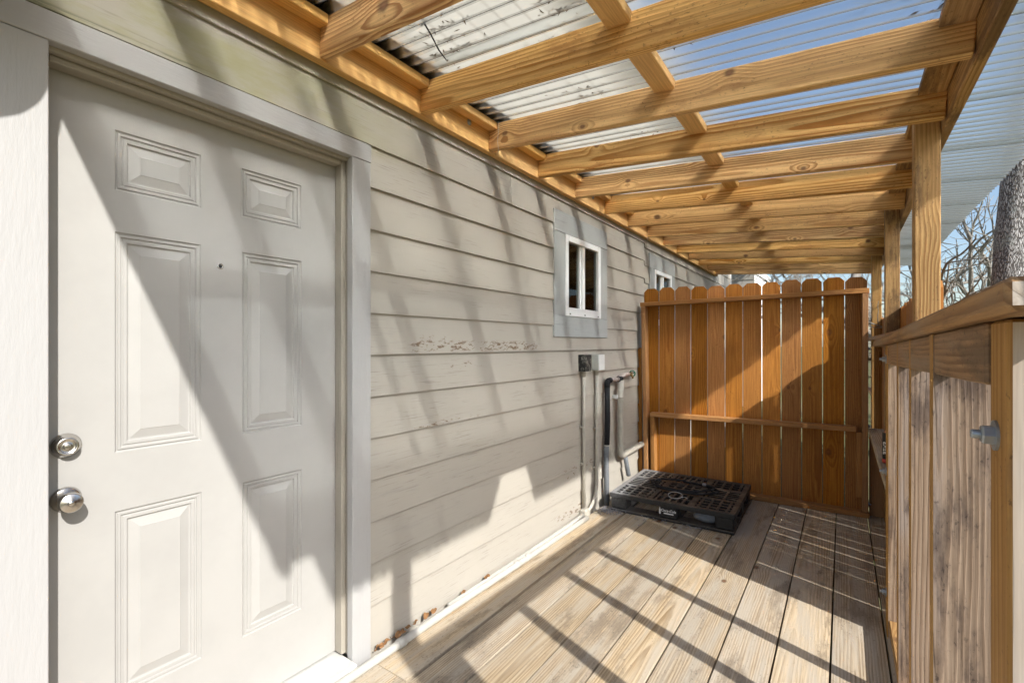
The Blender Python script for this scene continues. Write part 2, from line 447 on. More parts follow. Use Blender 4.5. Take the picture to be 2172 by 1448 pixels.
def bxp(name, parent, lo, hi, mat, bev=0.002, grain='x'):
    """box between two corners; local X is put on the chosen world axis"""
    lo, hi = Vector(lo), Vector(hi)
    c = (lo + hi) / 2; d = hi - lo
    if grain == 'x': return board(name, parent, (lo.x, c.y, c.z), (hi.x, c.y, c.z), d.y, d.z, (0, 1, 0), mat, bev)
    if grain == 'y': return board(name, parent, (c.x, lo.y, c.z), (c.x, hi.y, c.z), d.z, d.x, (0, 0, 1), mat, bev)
    return board(name, parent, (c.x, c.y, lo.z), (c.x, c.y, hi.z), d.y, d.x, (0, 1, 0), mat, bev)

def tube_bm(bm, pts, rad, sides=10, closed=False, cap=True):
    pts = [Vector(p) for p in pts]
    n = len(pts)
    rads = rad if isinstance(rad, (list, tuple)) else [rad] * n
    rings = []
    ref = None
    for i, p in enumerate(pts):
        if closed: d = pts[(i + 1) % n] - pts[i - 1]
        else: d = pts[min(i + 1, n - 1)] - pts[max(i - 1, 0)]
        d.normalize()
        if ref is None:
            ref = d.orthogonal().normalized()
        ref = (ref - d * ref.dot(d))
        ref = ref.normalized() if ref.length > 1e-6 else d.orthogonal().normalized()
        q = d.cross(ref)
        rings.append([bm.verts.new(p + (ref * math.cos(2 * math.pi * k / sides) + q * math.sin(2 * math.pi * k / sides)) * rads[i]) for k in range(sides)])
    for i in range(n if closed else n - 1):
        A, B = rings[i], rings[(i + 1) % n]
        for k in range(sides):
            bm.faces.new((A[k], A[(k + 1) % sides], B[(k + 1) % sides], B[k]))
    if cap and not closed:
        bm.faces.new(rings[0][::-1]); bm.faces.new(rings[-1])

def tube(name, parent, pts, rad, mat, sides=12, closed=False, smooth=True):
    bm = bmesh.new()
    c = Vector(pts[0])
    tube_bm(bm, [Vector(p) - c for p in pts], rad, sides, closed)
    return link(name, to_mesh(name, bm, smooth), parent, Matrix.Translation(c), M[mat])

def lathe(name, parent, prof, origin, axis, mat, sides=32, smooth=True):
    """prof: (radius, distance along axis) pairs"""
    bm = bmesh.new()
    rings = []
    for r, h in prof:
        if r < 1e-6: rings.append([bm.verts.new((0, 0, h))])
        else: rings.append([bm.verts.new((r * math.cos(2 * math.pi * k / sides), r * math.sin(2 * math.pi * k / sides), h)) for k in range(sides)])
    for A, B in zip(rings, rings[1:]):
        for k in range(sides):
            a0, a1 = A[k % len(A)], A[(k + 1) % len(A)]
            b0, b1 = B[k % len(B)], B[(k + 1) % len(B)]
            vs = []
            for v in (a0, a1, b1, b0):
                if v not in vs: vs.append(v)
            if len(vs) > 2: bm.faces.new(vs)
    me = to_mesh(name, bm, smooth)
    m = Vector(axis).normalized().to_track_quat('Z', 'Y').to_matrix().to_4x4()
    m.translation = Vector(origin)
    return link(name, me, parent, m, M[mat])

def text_mesh(s, size, shear=0.0, bold=0.0, depth=0.0004):
    cu = bpy.data.curves.new('lettering', 'FONT')
    cu.body = s; cu.size = size; cu.shear = shear; cu.offset = bold; cu.extrude = depth
    cu.align_x = 'CENTER'; cu.align_y = 'CENTER'
    ob = bpy.data.objects.new('lettering', cu)
    COL.objects.link(ob)
    dg = bpy.context.evaluated_depsgraph_get()
    me = bpy.data.meshes.new_from_object(ob.evaluated_get(dg))
    bpy.data.objects.remove(ob)
    bpy.data.curves.remove(cu)
    me.materials.clear()
    return me

def bolt(parent, at, axis=(-1, 0, 0), s=1.0):
    """carriage bolt end: washer, hex nut, threaded stud"""
    b = lathe('bolt', parent, [(0, 0), (0.0062 * s, 0), (0.0062 * s, 0.024 * s), (0.0055 * s, 0.0255 * s), (0, 0.0255 * s)], at, axis, 'zinc', 14)
    lathe('washer', b, [(0, 0), (0.0205 * s, 0), (0.0205 * s, 0.003 * s), (0, 0.003 * s)], at, axis, 'zinc', 28, False)
    lathe('nut', b, [(0, 0.003 * s), (0.0135 * s, 0.003 * s), (0.0135 * s, 0.0135 * s), (0.0115 * s, 0.0155 * s), (0, 0.0155 * s)], at, axis, 'zinc', 6, False)
    return b

# ------------------------------------------------------------------ ground
bm = bmesh.new()
bmesh.ops.create_grid(bm, x_segments=40, y_segments=40, size=400)
ground = tag(link('ground', to_mesh('ground', bm), None, Matrix.Translation((0, 0, -0.45)), M['ground']), 'brown and green winter lawn around the deck', kind='structure')

# ------------------------------------------------------------------ deck
DECK_END = 4.66
deck = thing('deck', (-0.6, 2, -0.04), 'weathered wooden deck of wide boards running along the house wall', kind='structure')
gaps = [0.345, 0.158, -0.043, -0.24, -0.439, -0.639, -0.836, -1.028, -1.223, -1.413, -1.628]
for i in range(len(gaps) - 1):
    hi, lo = gaps[i], gaps[i + 1]
    ga = 0.010 if i == 9 else 0.0038
    gb = 0.010 if i == 8 else 0.0038
    w = (hi - ga) - (lo + gb)
    cx = ((hi - ga) + (lo + gb)) / 2
    z = -0.019 + random.uniform(-0.0015, 0.0015)
    cuts = [-1.3, DECK_END]
    if i == 9: cuts = [-1.3, 1.29, DECK_END]
    if i == 6: cuts = [-1.3, 0.3, DECK_END]
    for a, b in zip(cuts, cuts[1:]):
        sk = random.uniform(-0.0012, 0.0012)
        board('plank', deck, (cx - sk, a + 0.0015, z), (cx + sk, b - 0.0015, z), w, 0.038, (1, 0, 0), 'deck', 0.0014)
for y in [-1.2 + 0.61 * k for k in range(10)]:
    board('joist', deck, (-1.62, y, -0.13), (0.36, y, -0.13), 0.038, 0.178, (0, 1, 0), 'joist', 0)
board('rim_joist', deck, (0.326, -1.3, -0.15), (0.343, DECK_END, -0.15), 0.03, 0.2, (1, 0, 0), 'joist', 0)

# ------------------------------------------------------------------ house
XW = -1.668                                               # face of the sheathing behind the boards
house = thing('house', (-2.4, 3.5, -0.45), 'long beige lap sided house wall with a panel door and two small windows', 'house')
Y0, Y1, ZT = -1.6, 9.15, 3.80
openings = [(0.27, 1.23, -0.45, 2.12), (3.0, 3.62, 1.53, 2.14), (4.976, 5.596, 1.53, 2.14)]
ys = sorted({Y0, Y1, *[o[0] for o in openings], *[o[1] for o in openings]})
zs = sorted({-0.45, ZT, *[o[2] for o in openings], *[o[3] for o in openings]})
bm = bmesh.new()
for ya, yb in zip(ys, ys[1:]):
    for za, zb in zip(zs, zs[1:]):
        yc, zc = (ya + yb) / 2, (za + zb) / 2
        if any(o[0] < yc < o[1] and o[2] < zc < o[3] for o in openings): continue
        bmesh.ops.create_cube(bm, size=1, matrix=Matrix.Translation((-0.055, yc, zc)) @ Matrix.Diagonal((0.11, yb - ya, zb - za, 1)))
link('wall', to_mesh('wall', bm), house, Matrix.Translation((XW - 0.004, 0, 0)), M['jamb'])
bm = bmesh.new()                                          # dark room behind the windows
bmesh.ops.create_cube(bm, size=1, matrix=Matrix.Translation((-3.2, (Y0 + Y1) / 2, 1.9)) @ Matrix.Diagonal((2.7, Y1 - Y0, 4.7, 1)))
for f in [f for f in bm.faces if f.normal.x > 0.5]: bm.faces.remove(f)
link('interior', to_mesh('interior', bm), house, Matrix.Identity(4), M['room'])

# lap siding, board by board
def siding_run(y0, y1, zb, cuts_seed, off=0.0):
    z0, z1 = zb, zb + 0.205
    segs = [(y0, y1)]
    for (a, b, za, zb2) in [(0.23, 1.285, -0.5, 2.15), (2.98, 3.64, 1.53, 2.14), (4.956, 5.616, 1.53, 2.14)]:
        if z0 + 0.02 < zb2 and zb + 0.1785 > za + 0.005:
            ns = []
            for (s, e) in segs:
                if e <= a or s >= b: ns.append((s, e))
                else:
                    if s < a: ns.append((s, a))
                    if e > b: ns.append((b, e))
            segs = ns
    for s, e in segs:
        p = s
        while e - p > 4.3:
            q = p + cuts_seed.uniform(2.2, 3.9)
            if 0.9 < q < 1.5: q = 2.34
            one(p, q - 0.002, z0, z1); p = q
        one(p, e, z0, z1)
def one(y0, y1, z0, z1):
    jit = random.uniform(-0.0015, 0.0015)
    xb, xt = XW + 0.0185 + jit, XW + 0.0055
    a = (xb + xt) / 2
    wd = Vector((xt - xb, 0, z1 - z0))
    board('siding_board', house, (a, y0, (z0 + z1) / 2), (a, y1, (z0 + z1) / 2), wd.length, 0.011, wd, 'siding', 0.0012)
sr = random.Random(3)
zc = [0.217 + 0.1785 * k for k in range(-2, 20)]
for zb in zc: siding_run(Y0, 4.69, zb, sr)
for zb in zc: siding_run(4.693, Y1, zb - 0.045, sr)
bxp('corner_board', house, (XW - 0.05, Y1, -0.45), (XW + 0.03, Y1 + 0.02, ZT), 'soffit', 0.002, 'z')
# eaves above
board('soffit', house, (-1.57, Y0 - 0.3, ZT + 0.01), (-1.57, Y1 + 0.3, ZT + 0.01), 0.24, 0.02, (1, 0, 0), 'soffit', 0)
board('fascia', house, (-1.438, Y0 - 0.3, ZT + 0.075), (-1.438, Y1 + 0.3, ZT + 0.075), 0.16, 0.02, (0, 0, 1), 'soffit', 0)
rw = Vector((-3.3, 0, 1.6))
board('roof', house, (-3.08, Y0 - 0.3, ZT + 0.96), (-3.08, Y1 + 0.3, ZT + 0.96), 3.7, 0.04, rw, 'shingle', 0)

# door trim and jambs
XT = -1.639
def vboard(name, parent, y0, y1, z0, z1, xf, th, mat, bev=0.002):
    return board(name, parent, (xf - th / 2, (y0 + y1) / 2, z0), (xf - th / 2, (y0 + y1) / 2, z1), y1 - y0, th, (0, 1, 0), mat, bev)
def hboard(name, parent, y0, y1, z0, z1, xf, th, mat, bev=0.002):
    return board(name, parent, (xf - th / 2, y0, (z0 + z1) / 2), (xf - th / 2, y1, (z0 + z1) / 2), z1 - z0, th, (0, 0, 1), mat, bev)
dframe = vboard('door_frame', house, 1.202, 1.293, 0.004, 2.1005, XT, 0.036, 'trim')
vboard('casing', dframe, 0.211, 0.302, 0.004, 2.1005, XT, 0.036, 'trim')
hboard('casing', dframe, 0.205, 1.296, 2.102, 2.176, XT + 0.001, 0.036, 'trim')
bxp('jamb', dframe, (-1.79, 1.207, 0.05), (XT - 0.030, 1.236, 2.107), 'jamb', 0.002, 'z')
bxp('jamb', dframe, (-1.79, 0.268, 0.05), (XT - 0.030, 0.297, 2.107), 'jamb', 0.002, 'z')
bxp('jamb', dframe, (-1.79, 0.299, 2.090), (XT - 0.030, 1.205, 2.118), 'jamb', 0.002, 'y')
bxp('door_stop', dframe, (-1.7365, 1.186, 0.055), (-1.690, 1.2065, 2.089), 'jamb', 0.003, 'z')
bxp('door_stop', dframe, (-1.7365, 0.2975, 0.055), (-1.690, 0.309, 2.089), 'jamb', 0.003, 'z')
bxp('door_stop', dframe, (-1.7365, 0.311, 2.072), (-1.690, 1.184, 2.0895), 'jamb', 0.003, 'y')
bxp('threshold', dframe, (-1.80, 0.30, 0.002), (-1.602, 1.2, 0.048), 'sill', 0.006, 'y')
# the door: slab cut round six pressed panels
XD = -1.7385
pan = [(0.460, 0.686, 1.784, 1.960), (0.814, 1.038, 1.784, 1.956), (0.460, 0.686, 1.017, 1.663), (0.816, 1.040, 1.017, 1.660),
       (0.460, 0.688, 0.296, 0.846), (0.816, 1.040, 0.297, 0.845)]
dy0, dy1, dz0, dz1 = 0.293, 1.2055, 0.056, 2.086
bm = bmesh.new()
ysd = sorted({dy0, dy1, *[p[0] for p in pan], *[p[1] for p in pan]})
zsd = sorted({dz0, dz1, *[p[2] for p in pan], *[p[3] for p in pan]})
for ya, yb in zip(ysd, ysd[1:]):
    for za, zb in zip(zsd, zsd[1:]):
        yc, zcn = (ya + yb) / 2, (za + zb) / 2
        if any(p[0] < yc < p[1] and p[2] < zcn < p[3] for p in pan): continue
        bm.faces.new([bm.verts.new((0, y, z)) for y, z in ((ya, za), (yb, za), (yb, zb), (ya, zb))])
bmesh.ops.remove_doubles(bm, verts=bm.verts, dist=1e-5)
bmesh.ops.create_cube(bm, size=1, matrix=Matrix.Translation((-0.03, (dy0 + dy1) / 2, (dz0 + dz1) / 2)) @ Matrix.Diagonal((0.03, dy1 - dy0, dz1 - dz0, 1)))
door = link('door', to_mesh('door', bm), house, Matrix.Translation((XD, 0, 0)), M['door'])
prof = [(0, 0), (0.003, -0.0045), (0.0065, -0.0055), (0.0085, -0.0015), (0.0135, -0.0015), (0.0155, -0.0055), (0.019, -0.006), (0.021, -0.003), (0.029, -0.003),
        (0.032, -0.0085), (0.036, -0.0085), (0.060, -0.002), (0.0615, -0.0008)]
for (ya, yb, za, zb) in pan:
    bm = bmesh.new()
    rings = [[bm.verts.new((dx, y, z)) for y, z in ((ya + i, za + i), (yb - i, za + i), (yb - i, zb - i), (ya + i, zb - i))] for i, dx in prof]
    for A, B in zip(rings, rings[1:]):
        for k in range(4): bm.faces.new((A[k], A[(k + 1) % 4], B[(k + 1) % 4], B[k]))
    bm.faces.new(rings[-1])
    link('panel', to_mesh('panel', bm), door, Matrix.Translation((XD, 0, 0)), M['door'])
AX = (1, 0, 0)
lathe('deadbolt', door, [(0.0335, 0), (0.0335, 0.004), (0.030, 0.008), (0.027, 0.014), (0.0245, 0.024), (0.022, 0.026), (0.0185, 0.0255), (0.0165, 0.0225), (0.009, 0.0215), (0.0085, 0.0245), (0.006, 0.0255), (0, 0.0255)], (XD, 0.353, 1.058), AX, 'steel', 40)
lathe('door_knob', door, [(0.0335, 0), (0.0335, 0.003), (0.029, 0.009), (0.016, 0.013), (0.0135, 0.030), (0.0175, 0.036), (0.0245, 0.040), (0.0265, 0.048), (0.0255, 0.060), (0.0225, 0.063), (0.008, 0.060), (0.0075, 0.0625), (0, 0.0625)], (XD, 0.353, 0.912), AX, 'steel', 40)
ph = lathe('peephole', door, [(0.0105, 0), (0.0105, 0.002), (0.0075, 0.004), (0.006, 0.002)], (XD, 0.744, 1.60), AX, 'steel', 24)
lathe('lens', ph, [(0.006, 0.001), (0.004, 0.0028), (0, 0.0032)], (XD, 0.744, 1.60), AX, 'dark', 16)

# windows
def window(y0):
    t = 0.163
    ya, yb, za, zb = y0, y0 + 0.90, 1.387, 2.282
    fa, fb, fz0, fz1 = ya + 0.159, ya + 0.759, 1.541, 2.131
    w = hboard('window', house, ya, yb, za, fz0 - 0.001, XT, 0.034, 'wintrim')
    hboard('casing', w, ya + 0.001, yb - 0.001, fz1 + 0.001, zb, XT - 0.0005, 0.034, 'wintrim')
    vboard('casing', w, ya + 0.002, fa - 0.001, fz0, fz1, XT - 0.001, 0.034, 'wintrim')
    vboard('casing', w, fb + 0.001, yb - 0.002, fz0, fz1, XT - 0.001, 0.034, 'wintrim')
    # white vinyl frame
    xf, th = XT + 0.004, 0.06
    bw = 0.046
    vboard('frame', w, fa, fa + bw, fz0, fz1, xf, th, 'white', 0.003)
    vboard('frame', w, fb - bw, fb, fz0, fz1, xf, th, 'white', 0.003)
    hboard('frame', w, fa + bw, fb - bw, fz1 - bw, fz1, xf, th, 'white', 0.003)
    hboard('frame', w, fa + bw, fb - bw, fz0, fz0 + 0.062, xf + 0.003, th + 0.003, 'white', 0.003)
    mid = (fa + fb) / 2
    vboard('mullion', w, mid - 0.022, mid + 0.022, fz0 + 0.0625, fz1 - bw - 0.0005, xf - 0.006, 0.045, 'white', 0.003)
    vboard('sash', w, mid - 0.046, mid - 0.0225, fz0 + 0.0625, fz1 - bw - 0.0005, xf - 0.018, 0.03, 'white', 0.002)
    for k in range(3):
        yk = fa + 0.06 + k * (fb - fa - 0.12) / 2
        bxp('weep_hole', w, (xf + 0.0025, yk - 0.009, fz0 + 0.012), (xf + 0.0042, yk + 0.009, fz0 + 0.020), 'dark', 0)
    vboard('pane', w, fa + bw, mid - 0.047, fz0 + 0.062, fz1 - bw, xf - 0.030, 0.004, 'glass', 0)
    vboard('pane', w, mid + 0.022, fb - bw, fz0 + 0.062, fz1 - bw, xf - 0.022, 0.004, 'glass', 0)
    # curtain inside
    bm = bmesh.new()
    n = 40
    cols = []
    for k in range(n + 1):
        y = fa - 0.02 + (fb - fa + 0.02) * 0.62 * k / n
        cols.append([bm.verts.new((-0.11 + 0.022 * math.sin(k * 1.1) + 0.008 * math.sin(k * 2.7), y + (0.10 * (1 - v) ** 2 * k / n), 1.45 + 0.75 * v)) for v in (0, .25, .5, .75, 1)])
    for A, B in zip(cols, cols[1:]):
        for q in range(4): bm.faces.new((A[q], B[q], B[q + 1], A[q + 1]))
    link('curtain', to_mesh('curtain', bm, True), w, Matrix.Translation((XT - 0.06, 0, 0)), M['curtain'])
    return w
window(2.848)['label'] = 'grey framed white sliding window nearer the door'
window(4.818)['label'] = 'grey framed white sliding window behind the fence top'

# ------------------------------------------------------------------ patio cover
XL = -1.609                                               # face of the ledger
XB = 0.347                                                # inner face of the beam
ZL, ZR = 2.412, 2.257                                     # underside of the rafters at ledger and beam
slope = (ZR - ZL) / (XB - XL)
def zr(x): return ZL + slope * (x - XL)                   # underside of rafter at x
def ztop(x): return zr(x) + 0.1405
cover = thing('patio_cover', (-0.6, 4.0, 0), 'lean-to patio cover of pine rafters under clear corrugated sheets', 'patio cover')
for a, b in ((0.10, 2.13), (2.133, 5.3), (5.303, 7.93)):
    board('ledger', cover, (XL - 0.0185, a, ZL + 0.0635), (XL - 0.0185, b, ZL + 0.0635), 0.145, 0.037, (0, 0, 1), 'ledger', 0.002)
RY = [0.148] + [1.034 + 0.516 * k for k in range(-1, 14)]
up = Vector((-slope, 0, 1))
for i, y in enumerate(RY):
    dz = random.uniform(-0.002, 0.002)
    ry = y + 0.019
    sk = random.uniform(-0.004, 0.004)
    x1 = XB - 0.0005 if y > 0.3 else 0.44
    board('rafter', cover, (XL + 0.0005, ry, zr(XL) + 0.070 + dz), (x1, ry + sk, zr(x1) + 0.070 + dz), 0.14, 0.038, up, 'rafter', 0.004)
ALL = RY
for a, b in zip(RY, RY[1:]):
    y0, y1 = a + 0.040, b - 0.002
    x = -0.63 + random.uniform(-0.012, 0.012)
    wd = Vector((1, 0, slope))
    board('purlin', cover, (x, y0, ztop(x) - 0.0205), (x, y1, ztop(x) - 0.0205), 0.089, 0.037, wd, 'ledger', 0.003)
    x = XL + 0.031
    board('purlin', cover, (x, y0, ztop(x) - 0.0205), (x, y1, ztop(x) - 0.0205), 0.060, 0.037, wd, 'ledger', 0.003)
    x = XB - 0.046
    board('purlin', cover, (x, y0, ztop(x) - 0.0205), (x, y1, ztop(x) - 0.0205), 0.089, 0.037, wd, 'post', 0.003)
for a, b in ((0.14, 2.66), (2.663, 6.55), (6.553, 7.93)):
    board('beam', cover, (XB + 0.019, a, ZR + 0.062), (XB + 0.019, b, ZR + 0.062), 0.14, 0.037, (0, 0, 1), 'post', 0.004)
PX0 = 0.257
PY = [0.696, 2.722, 4.50, 6.52]
for y in PY:
    base = -0.44
    c = (PX0 + 0.0445, y + 0.0445)
    board('post', cover, (c[0], c[1], base), (c[0], c[1], ztop(PX0 + 0.089) - 0.05), 0.088, 0.088, (1, 0, 0), 'post', 0.004)
# ledger washers
for y, z in ((1.90, 2.50), (0.72, 2.48), (3.4, 2.49)):
    lathe('lag_bolt', cover, [(0.016, 0), (0.016, 0.002), (0.009, 0.003), (0.008, 0.007), (0, 0.007)], (XL + 0.0003, y, z), (1, 0, 0), 'zinc', 20)
# roof sheets
XE = 0.822
def in_notch(x, y):
    if x > 0.44 and y < 0.215: return True
    if x < 0.535: return False
    f = (x - 0.535) / (XE - 0.535)
    return 1.438 - 0.24 * f < y < 1.675
SW = CORR * 10
ys0 = 0.152
k = 0
xs = [XL + 0.012 + (0.50 - XL - 0.012) * j / 10 for j in range(11)] + [0.50 + (XE - 0.50) * j / 12 for j in range(1, 13)]
while ys0 < 7.9:
    w = CORR * 11
    bm = bmesh.new()
    N = 11 * 10
    trimx = random.uniform(-0.004, 0.004)
    grid = []
    for i in range(N + 1):
        yl = w * i / N
        zz = 0.0105 * math.cos(2 * math.pi * yl / CORR) + 0.0015 * (k % 2)
        row = []
        for j, x in enumerate(xs):
            xx = x + (trimx if j == len(xs) - 1 else 0)
            row.append(bm.verts.new((xx, yl, ztop(x) + 0.0115 + zz + 0.002 * math.sin(x * 3 + k))))
        grid.append(row)
    for i in range(N):
        for j in range(len(xs) - 1):
            if in_notch((xs[j] + xs[j + 1]) / 2, ys0 + w * (i + 0.5) / N): continue
            bm.faces.new((grid[i][j], grid[i + 1][j], grid[i + 1][j + 1], grid[i][j + 1]))
    for v in [v for v in bm.verts if not v.link_faces]: bm.verts.remove(v)
    link('roof_sheet', to_mesh('roof_sheet', bm, True), cover, Matrix.Translation((0, ys0, 0)), M['sheet'])
    ys0 += SW; k += 1
ROOF_END = ys0 + CORR
board('flashing', cover, (-1.575, 0.16, ztop(-1.575) + 0.0275), (-1.575, 7.93, ztop(-1.575) + 0.0275), 0.15, 0.003, (1, 0, slope), 'dark', 0)
bxp('shade_strip', cover, (XL - 0.05, 0.2, ztop(XL) + 0.001), (XL + 0.010, 7.93, ztop(XL) + 0.018), 'dark', 0, 'y')  # added dark strip standing in for the shade inside the sheet's wave ends

# leaf litter lying on the roof
lt = bmesh.new()
rl = random.Random(11)
clumps = [(-1.32, 1.42, 46), (-1.25, 1.30, 30), (-0.92, 1.62, 60), (-1.45, 1.52, 20), (-0.8, 1.40, 30), (-1.0, 2.0, 26), (-0.9, 2.6, 30), (-1.1, 0.85, 40), (-0.55, 1.75, 20),
          (-1.3, 0.95, 40), (0.30, 2.0, 40), (0.26, 1.7, 30), (-0.95, 3.2, 30)]
for cxl, cyl, n in clumps:
    for _ in range(int(n * 1.6)):
        x = cxl + rl.gauss(0, 0.055); y = round((cyl + rl.gauss(0, 0.045)) / CORR - 0.5) * CORR + 0.5 * CORR + rl.gauss(0, 0.008) + (0.152 % CORR)
        x = min(x, 0.7); x = max(x, XL + 0.05)
        L = rl.uniform(0.010, 0.040); W = rl.uniform(0.003, 0.010); an = rl.uniform(0, math.pi)
        tl_ = rl.uniform(-0.5, 0.5)
        z = ztop(x) + 0.006 + rl.uniform(0, 0.006)
        dx = Vector((math.cos(an), math.sin(an), tl_ * 0.4)) * L / 2
        dyv = Vector((-math.sin(an), math.cos(an), 0.3)) * W / 2
        c = Vector((x, y, z))
        a1 = [lt.verts.new(p) for p in (c - dx, c + dyv, c + dx, c - dyv)]
        lt.faces.new(a1)
        t1 = lt.verts.new(c + Vector((0, 0, 0.003)))
        for q in range(4): lt.faces.new((a1[q], a1[(q + 1) % 4], t1))
tag(link('leaf_litter', to_mesh('leaf_litter', lt), None, Matrix.Identity(4), M['litter']), 'brown leaf litter lying on the clear roof sheets', kind='stuff')

# ------------------------------------------------------------------ far fence
def picket_mesh(H, W, T, ear, mat):
    key = ('picket', H, W, T, ear, mat)
    if key in CACHE: return CACHE[key]
    bm = bmesh.new()
    out = [(0, -W / 2), (H - ear, -W / 2), (H, -W / 2 + ear), (H, W / 2 - ear), (H - ear, W / 2), (0, W / 2)]
    lo = [bm.verts.new((x - H / 2, y, -T / 2)) for x, y in out]
    hi = [bm.verts.new((x - H / 2, y, T / 2)) for x, y in out]
    bm.faces.new(lo[::-1]); bm.faces.new(hi)
    for k in range(6): bm.faces.new((lo[k], lo[(k + 1) % 6], hi[(k + 1) % 6], hi[k]))
    bmesh.ops.recalc_face_normals(bm, faces=bm.faces)
    bmesh.ops.bevel(bm, geom=bm.edges[:], offset=0.0015, segments=1, affect='EDGES')
    me = to_mesh('picket', bm)
    me.materials.append(M[mat])
    CACHE[key] = me
    return me
def picket(parent, x, y, z0, H, W, T, facing, lean=0.0, mat='picket', ear=0.032):
    Z = Vector(facing).normalized(); X = Vector((0, 0, 1)); Y = Z.cross(X)
    m = Matrix((X, Y, Z)).transposed().to_4x4()
    m = Matrix.Translation((x, y, z0 + H / 2)) @ Matrix.Rotation(lean, 4, Z) @ m
    return link('picket', picket_mesh(H, W, T, ear, mat), parent, m)

FA = math.radians(2.0)                                    # the fence stands slightly skew to the wall
FX0, FX1, FY = -1.606, 0.158, 4.62
def fpt(x, dy=0.0):                                       # point on the fence line, dy towards the camera
    return (x, FY + (x - FX1) * math.tan(FA) - dy)
fence = thing('privacy_fence', (-0.7, 4.6, 0), 'orange stained dog-ear picket fence panel across the end of the deck', 'fence')
edges = [-1.606, -1.481, -1.348, -1.217, -1.083, -0.941, -0.806, -0.655, -0.511, -0.352, -0.205, -0.048, 0.158]
n = 12
pitch = (FX1 - FX0) / n
fn = Vector((math.sin(FA), -math.cos(FA), 0))
rp = random.Random(5)
for k in range(n):
    x = FX0 + pitch * (k + 0.5)
    px, py = fpt(x)
    picket(fence, px, py, 0.022 + rp.uniform(-0.004, 0.004), 1.85 + rp.uniform(-0.006, 0.006), pitch - rp.uniform(0.004, 0.010), 0.016, fn, rp.uniform(-0.002, 0.002))
def frail(name, x0, x1, z0, z1, w0=0.089, t=0.038, mat='fenceframe', dz=0.0):
    a = fpt(x0, 0.0085 + w0 / 2); b = fpt(x1, 0.0085 + w0 / 2)
    board(name, fence, (a[0], a[1], z0 + t / 2), (b[0], b[1], z1 + t / 2), w0, t, (0, 1, 0), mat, 0.003)
frail('rail', -1.615, 0.165, 1.700, 1.728)
frail('rail', -1.52, 0.085, 0.640, 0.655)
frail('rail', -1.60, 0.165, 0.001, 0.001)
# end frames
a = fpt(-1.585, 0.055); b = fpt(-1.535, 0.055)
board('frame_board', fence, (a[0], a[1], 1.699), (b[0] - 0.02, b[1], 0.042), 0.038, 0.088, (1, 0, 0), 'fenceframe', 0.003)
b = fpt(-1.50, 0.05); c = fpt(-1.49, 0.05)
board('frame_board', fence, (b[0], b[1], 0.638), (c[0], c[1], 0.042), 0.038, 0.085, (1, 0, 0), 'fenceframe', 0.003)
a = fpt(0.140, 0.055)
board('frame_board', fence, (a[0], a[1], 1.725), (a[0], a[1], 0.045), 0.038, 0.088, (1, 0, 0), 'fenceframe', 0.003)
a = fpt(0.103, 0.05)
board('frame_board', fence, (a[0], a[1], 0.652), (a[0], a[1], 0.15), 0.036, 0.085, (1, 0, 0), 'fenceframe', 0.003)
# board scribed to the wall and filler at the other end
a = fpt(-1.655, 0.03)
board('frame_board', fence, (-1.642, a[1], 1.30), (-1.632, a[1], 0.02), 0.040, 0.016, (1, 0, 0), 'picket', 0.002)
board('frame_board', fence, (0.232, FY - 0.01, 0.002), (0.232, FY - 0.01, 0.645), 0.130, 0.018, (1, 0, 0), 'fenceframe', 0.002)
for z in (1.30, 0.70, 0.10):
    bolt(fence, (0.160, FY - 0.055, z), (1, 0, 0), 0.75)
tag(fence)

# ------------------------------------------------------------------ side fence beyond the railing
side = thing('side_fence', (0.37, 5.0, -0.45), 'row of sunlit pickets running beyond the railing behind the posts', 'fence')
y = 2.80
rs = random.Random(21)
while y < 9.0:
    w = 0.14 + rs.uniform(-0.002, 0.002)
    picket(side, 0.3555, y + w / 2, -0.30, 1.915 + rs.uniform(-0.012, 0.012), w, 0.016, (-1, 0, 0), rs.uniform(-0.003, 0.003), 'picket')
    y += w + rs.choice([0.006, 0.008, 0.010, 0.012, 0.005])
for (a, b) in ((2.82, 4.495), (4.595, 6.515), (6.615, 9.0)):
    for z in (1.40,):
        board('rail', side, (0.303, a, z), (0.303, b, z), 0.086, 0.037, (1, 0, 0), 'fenceframe', 0.003)
board('rail', side, (0.325, 6.9, 0.66), (0.325, 9.0, 0.66), 0.04, 0.037, (1, 0, 0), 'fenceframe', 0.003)
shelf = thing('shelf', (0.25, 3.7, 0.66), 'flat weathered shelf board along the side fence between two posts', 'shelf')
board('shelf_board', shelf, (0.2085, 2.83, 0.667), (0.2085, FY - 0.03, 0.667), 0.093, 0.036, (1, 0, 0), 'deck', 0.003)
board('shelf_board', shelf, (0.3015, 2.825, 0.668), (0.3015, 4.485, 0.668), 0.09, 0.036, (1, 0, 0), 'deck', 0.003)

# ------------------------------------------------------------------ railing
rail = thing('deck_railing', (0.21, 1.8, 0), 'weathered grey timber railing with wide cap and flat balusters', 'railing')
def zc_(y): return CAM_H + 0.088 - 0.0185 * y             # cap top
def rl_(name, x, w, y0, y1, dz, t, mat, wd=(1, 0, 0), mat2=None, bev=0.004):
    return board(name, rail, (x, y0, zc_(y0) + dz), (x, y1, zc_(y1) + dz), w, t, wd, mat, bev, mat2)
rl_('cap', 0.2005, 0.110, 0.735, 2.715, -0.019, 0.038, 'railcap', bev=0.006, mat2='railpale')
rl_('rail', 0.184, 0.089, 0.9385, 2.74, -0.038 - 0.046, 0.037, 'railcap', (0, 0, 1))
rl_('cap', 0.196, 0.10, 2.719, 3.55, -0.019, 0.037, 'railcap')
board('rail', rail, (0.215, 0.9385, 0.062), (0.215, 2.74, 0.062), 0.089, 0.038, (1, 0, 0), 'railedge', 0.003)
